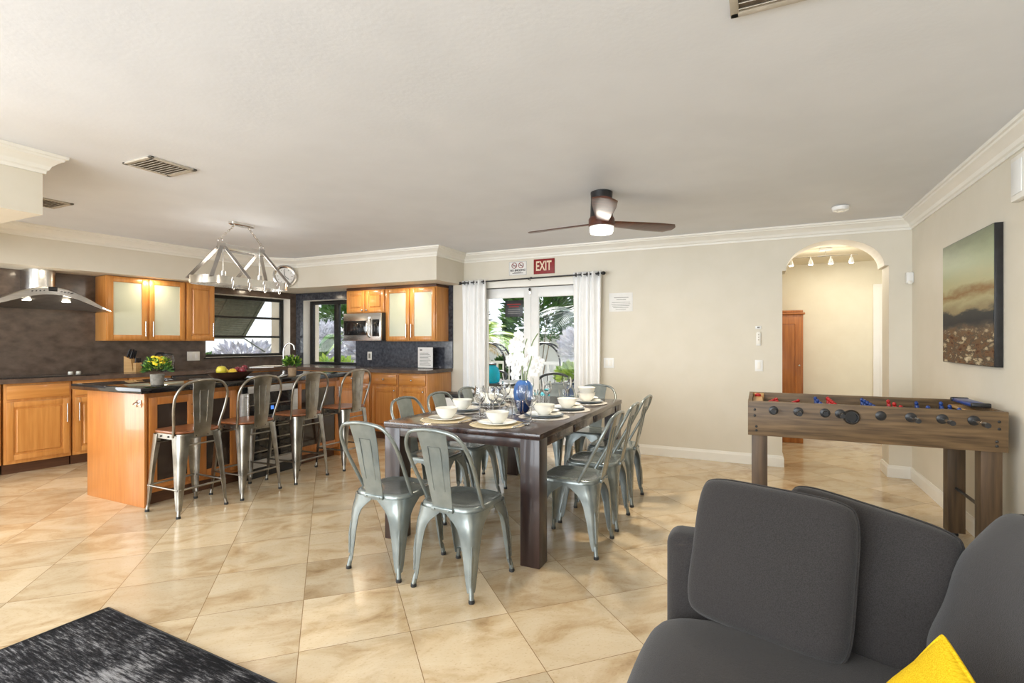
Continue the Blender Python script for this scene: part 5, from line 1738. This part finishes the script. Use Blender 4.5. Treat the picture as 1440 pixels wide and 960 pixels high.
# ------------------------------------------------------------------ garden outside the glass doors and windows
struct('ground', MB().box(-24, 14, BY + 0.31, 24, -0.16, -0.06), MT['patio'])
struct('garden_wall', MB().box(-22, 6, 14.0, 14.2, -0.06, 1.5), MT['stucco'])
struct('side_ground', MB().box(-24, -9, -6, BY + 0.31, -0.16, -0.06), MT['patio'])


def tree_leaves(mb, c, r, n, size, seed):
    rn = random.Random(seed)
    leafy(mb, n, c, r, size, 0.0, rn)


def bush(label, loc, r, n, size, mat, seed, h0=0.35):
    t = thing('garden_bush', label, 'bush', loc, 0, 'garden bushes')
    mb = MB()
    tree_leaves(mb, (0, 0, h0 + r[2]), r, n, size, seed)
    mb.build('foliage', mat, t, smooth=False)
    mb = MB()
    rn = random.Random(seed)
    for k in range(5):
        a = k * 1.26
        mb.tube([(0.05 * cos(a), 0.05 * sin(a), 0), (r[0] * 0.5 * cos(a), r[1] * 0.5 * sin(a), h0 + r[2] * 1.2)], [0.02, 0.008], 6)
    mb.build('stem', MT['bark'], t)
    return t


def palm(label, loc, hgt, L_, n, mat, seed, droop=0.5):
    t = thing('palm_tree', label, 'palm', loc, 0, 'garden palms')
    rn = random.Random(seed)
    MB().tube(catmull([(0, 0, 0), (0.04, 0, hgt * 0.35), (0.02, 0.05, hgt * 0.7), (0, 0, hgt)], 5), 0.075, 10).build('trunk', MT['bark'], t)
    for k in range(n):
        a = 2 * pi * k / n + rn.uniform(-.2, .2)
        el = rn.uniform(0.1, 1.1)
        d = Vector((cos(a), sin(a), 0))
        path = []
        for i in range(9):
            f = i / 8
            path.append(Vector((0, 0, hgt)) + d * (L_ * f * cos(el * (1 - 0.3 * f))) + Vector((0, 0, L_ * (sin(el) * f - droop * f * f))))
        mb = MB().tube(path, [0.012 * (1 - 0.8 * i / 8) for i in range(9)], 5)
        for i in range(1, 26):
            f = i / 26
            j = min(7, int(f * 8))
            p = path[j].lerp(path[j + 1], f * 8 - j)
            tg = (path[j + 1] - path[j]).normalized()
            for s in (-1, 1):
                sd = tg.cross(Vector((0, 0, 1))).normalized() * s
                ll = L_ * 0.32 * sin(pi * (0.12 + 0.84 * f))
                tip = p + (sd * 0.8 + tg * 0.6 + Vector((0, 0, -0.25))).normalized() * ll
                mid = p.lerp(tip, 0.4)
                ww = tg * (0.016 * L_)
                mb.quad(p, mid + ww, tip, mid - ww)
        mb.build('frond', mat, t, smooth=False)
    return t


# seen through the double doors
palm('bright green palm seen through the top of the left glass door', (-5.35, 9.75, -0.06), 1.45, 1.15, 13, MT['leaf_l'], 4, 0.6)
palm('blue-green palm seen through the top of the right glass door', (-3.55, 10.9, -0.06), 1.9, 1.2, 13, MT['leaf_d'], 6, 0.7)
palm('pale dry palm standing low behind the bright green palm', (-6.75, 11.5, -0.06), 1.2, 1.2, 13, MT['leaf_b'], 9, 0.75)
palm('light green palm at the right edge of the right glass door', (-1.75, 9.6, -0.06), 2.0, 1.1, 12, MT['leaf'], 13, 0.6)
for lb, x, y, r, m_, sd, sz in (('tall dark tree behind the bright green palm, left glass door', -8.1, 13.0, (1.0, 0.6, 1.6), 'leaf_d', 51, 0.24),
                                ('tall green tree behind the middle of the glass doors', -5.45, 13.1, (1.0, 0.6, 1.7), 'leaf', 52, 0.24),
                                ('tall silvery tree behind the right glass door', -2.8, 13.1, (1.0, 0.6, 1.7), 'leaf_p', 53, 0.22),
                                ('tall dark tree at the right edge of the glass doors', -0.2, 13.0, (0.9, 0.6, 1.6), 'leaf_d', 54, 0.24)):
    bush(lb, (x, y, -0.06), r, 1500, sz, MT[m_], sd, 0.1)
bush('round green shrub behind the railing, left glass door', (-5.2, 10.75, -0.06), (0.42, 0.40, 0.42), 900, 0.13, MT['leaf'], 21, 0.15)
bush('pale flowering shrub growing in the blue pot, right glass door', (-2.82, 8.9, 0.48), (0.42, 0.42, 0.46), 800, 0.12, MT['leaf_p'], 22, 0.16)
bush('green leafy fringe spilling from the blue pot, right glass door', (-2.80, 8.82, 0.46), (0.46, 0.42, 0.20), 700, 0.14, MT['leaf_l'], 23, 0.0)
t = thing('blue_planter', 'big glazed blue planter on the patio behind the right glass door', 'planter', (-2.82, 8.9, -0.06))
MB().lathe([(0.20, 0), (0.22, 0.02), (0.34, 0.25), (0.36, 0.42), (0.33, 0.54), (0.36, 0.58), (0.32, 0.58), (0.29, 0.52), (0, 0.50)], 32).build('pot', MT['blueglaze'], t)
MB().lathe([(0.31, 0.50), (0.30, 0.53), (0, 0.54)], 24).build('soil', MT['bark'], t)
# railing
t = thing('garden_railing', 'low white picket railing behind the patio furniture', 'railing', (-4.6, 10.0, -0.06))
MB().box(-2.2, 3.4, -0.02, 0.02, 0.86, 0.92).build('top_rail', MT['white'], t)
MB().box(-2.2, 3.4, -0.02, 0.02, 0.12, 0.17).build('bottom_rail', MT['white'], t)
for k in range(38):
    xx = -2.15 + k * 0.148
    MB().box(xx - 0.02, xx + 0.02, -0.012, 0.012, 0.0, 0.87).build('picket', MT['white'], t)


def arch(label, x, y, r, h):
    t = thing('garden_arch', label, 'arch', (x, y, -0.06), 0, 'metal garden arches')
    for dy in (-0.12, 0.12):
        p = [(-r, dy, 0), (-r, dy, h * 0.5), (-r, dy, h)] + [(-r * cos(pi * i / 14), dy, h + r * sin(pi * i / 14)) for i in range(1, 14)] + [(r, dy, h), (r, dy, h * 0.5), (r, dy, 0)]
        MB().tube(p, 0.018, 8).build('hoop', MT['iron'], t)
    mb = MB()
    for i in range(1, 14, 2):
        a = pi * i / 14
        mb.rod((-r * cos(a), -0.12, h + r * sin(a)), (-r * cos(a), 0.12, h + r * sin(a)), 0.01, 6)
    mb.build('rungs', MT['iron'], t)


arch('dark hooped garden arch seen through the left glass door', -4.55, 8.6, 0.36, 0.95)
arch('dark hooped garden arch seen through the right glass door', -3.72, 9.25, 0.36, 0.95)
# patio table, drinks dispenser, chairs
t = thing('patio_table', 'dark patio table outside the left glass door', 'patio table', (-3.85, 7.35, -0.06))
MB().box(-0.5, 0.5, -0.4, 0.4, 0.66, 0.70, 0.01).build('tabletop', MT['iron'], t)
for sx in (-1, 1):
    for sy in (-1, 1):
        MB().rod((sx * 0.44, sy * 0.34, 0), (sx * 0.44, sy * 0.34, 0.66), 0.02).build('leg', MT['iron'], t)
t = thing('drinks_dispenser', 'teal glass drinks dispenser with dark lid on the patio table', 'drinks dispenser', (-3.74, 7.12, 0.641))
MB().lathe([(0.085, 0), (0.115, 0.012), (0.125, 0.06), (0.122, 0.16), (0.10, 0.225), (0.062, 0.262), (0.058, 0.275), (0, 0.276)], 28).build('jar', MT['teal'], t)
MB().lathe([(0.07, 0.276), (0.07, 0.30), (0.05, 0.308), (0, 0.31)], 24).build('lid', MT['black'], t)
MB().rod((0, -0.12, 0.045), (0, -0.165, 0.045), 0.010).rod((0, -0.155, 0.045), (0, -0.155, 0.085), 0.006).build('tap', MT['black'], t)


def patio_chair(label, x, y, rz, mat):
    t = thing('patio_chair', label, 'chair', (x, y, -0.06), radians(rz), 'dark patio chairs')
    MB().loft([sq(0.24, 0.22, 0.40), sq(0.25, 0.23, 0.42), sq(0.24, 0.22, 0.44), sq(0.01, 0.01, 0.435)]).build('seat', MT['iron'], t)
    bk = catmull([(-0.28, 0.12, 0.62), (-0.29, -0.1, 0.66), (-0.2, -0.25, 0.76), (0, -0.29, 0.80), (0.2, -0.25, 0.76), (0.29, -0.1, 0.66), (0.28, 0.12, 0.62)], 5)
    MB().tube(bk, 0.022, 8).build('back_frame', MT['iron'], t)
    mb = MB()
    for q in range(3, len(bk) - 3, 3):
        p = bk[q]
        mb.rod((p.x * 0.85, p.y * 0.8, 0.43), p, 0.008, 6)
    mb.build('spindles', MT['iron'], t)
    make_cushion('cushion', t, mat, 0.44, 0.40, 0.08, T_((0, 0, 0.475)), piping=False, n=14)
    for sx in (-1, 1):
        for sy in (-1, 1):
            MB().rod((sx * 0.2, sy * 0.18, 0.41), (sx * 0.25, sy * 0.22, 0), 0.016).build('leg', MT['iron'], t)
        MB().rod((sx * 0.28, 0.12, 0.62), (sx * 0.22, 0.15, 0.42), 0.016).build('arm_post', MT['iron'], t)


patio_chair('dark patio chair with a navy cushion outside the right glass door', -2.55, 7.55, 150, MT['navy'])
patio_chair('dark patio chair with a turquoise cushion, middle of the doors outside', -3.05, 7.9, 190, pm('turquoise_cloth', s2l(30, 150, 160), s2l(50, 170, 178), 0.8))
patio_chair('dark patio chair behind the teal dispenser with a navy cushion', -4.35, 8.15, 170, MT['navy'])
# outside the kitchen window over the counter
t = thing('banana_plant', 'banana plant with broad light leaves outside the back kitchen window', 'banana plant', (-8.0, 7.75, -0.06))
MB().tube([(0, 0, 0), (0.02, 0, 0.6), (0, 0, 1.0)], [0.07, 0.055, 0.04], 10).build('stem', MT['stem'], t)
rn = random.Random(5)
for k in range(9):
    a = k * 2 * pi / 9 + rn.uniform(-.3, .3)
    d = Vector((cos(a), sin(a), 0))
    el = rn.uniform(0.45, 1.2)
    rows = []
    for i in range(11):
        f = i / 10
        p = Vector((0, 0, 0.95)) + d * (1.15 * f * cos(el)) + Vector((0, 0, 1.15 * (sin(el) * f - 0.45 * f * f)))
        sd = Vector((-d.y, d.x, 0))
        wv = 0.17 * sin(pi * min(1, 0.08 + f * 0.92)) ** 0.6
        rows.append([p - sd * wv + Vector((0, 0, wv * 0.35)), p, p + sd * wv + Vector((0, 0, wv * 0.35))])
    MB().loft(rows, closed=False).build('leaf', MT['leaf_l'] if k % 2 else MT['leaf'], t)
bush('silvery hedge bush outside the back kitchen window, left half', (-9.9, 9.4, -0.06), (0.75, 0.6, 0.85), 1300, 0.17, MT['leaf_p'], 31, 0.2)
bush('silvery hedge bush outside the back kitchen window, right half', (-8.1, 9.6, -0.06), (0.75, 0.6, 0.8), 1300, 0.17, MT['leaf_p'], 32, 0.2)
bush('green hedge bush behind the silvery hedge, outside the back kitchen window', (-10.2, 11.6, -0.06), (1.9, 0.6, 1.3), 1800, 0.24, MT['leaf'], 33, 0.3)
bush('low light-green bush under the back kitchen window outside', (-7.0, 7.1, -0.06), (0.4, 0.35, 0.42), 600, 0.16, MT['leaf_l'], 34, 0.2)
# louvred shutter propped open outside the left window
t = thing('louvred_shutter', 'grey louvred shutter propped open outside the left kitchen window', 'shutter', LW(0.30, -0.31, 1.97), FLA)
SLA = math.atan2(0.62, 0.62)
RS = Matrix.Rotation(pi + SLA, 4, 'X')
LS, WS = 0.90, 1.75
mb = MB()
for x0, x1, y0, y1 in ((0, 0.05, 0, LS), (WS - 0.05, WS, 0, LS), (0, WS, 0, 0.05), (0, WS, LS - 0.05, LS), (0.55, 0.60, 0, LS), (1.15, 1.20, 0, LS)):
    mb.box(x0, x1, y0, y1, -0.014, 0.014, M=RS)
mb.build('shutter_frame', MT['shutter'], t)
for k in range(17):
    yy = 0.07 + k * 0.0475
    MB().box(0.05, WS - 0.05, -0.0226, 0.0226, -0.003, 0.003, M=RS @ Matrix.Translation((0, yy, 0)) @ Matrix.Rotation(radians(-3), 4, 'X')).build('slat', MT['shutter'], t)
for xx in (0.08, WS - 0.08):
    MB().rod((xx, 0.07, -0.85), (xx, -0.60, -0.60), 0.010, 8).build('prop_arm', MT['shutter'], t)
bush('leafy bush outside the left kitchen window below the shutter', LW(0.7, -2.2, -0.06), (0.5, 0.8, 0.5), 700, 0.16, MT['leaf'], 41, 0.15)
bush('pale bush outside the left kitchen window, toward the corner', LW(-0.9, -3.0, -0.06), (0.6, 0.6, 0.6), 700, 0.16, MT['leaf_p'], 42, 0.15)
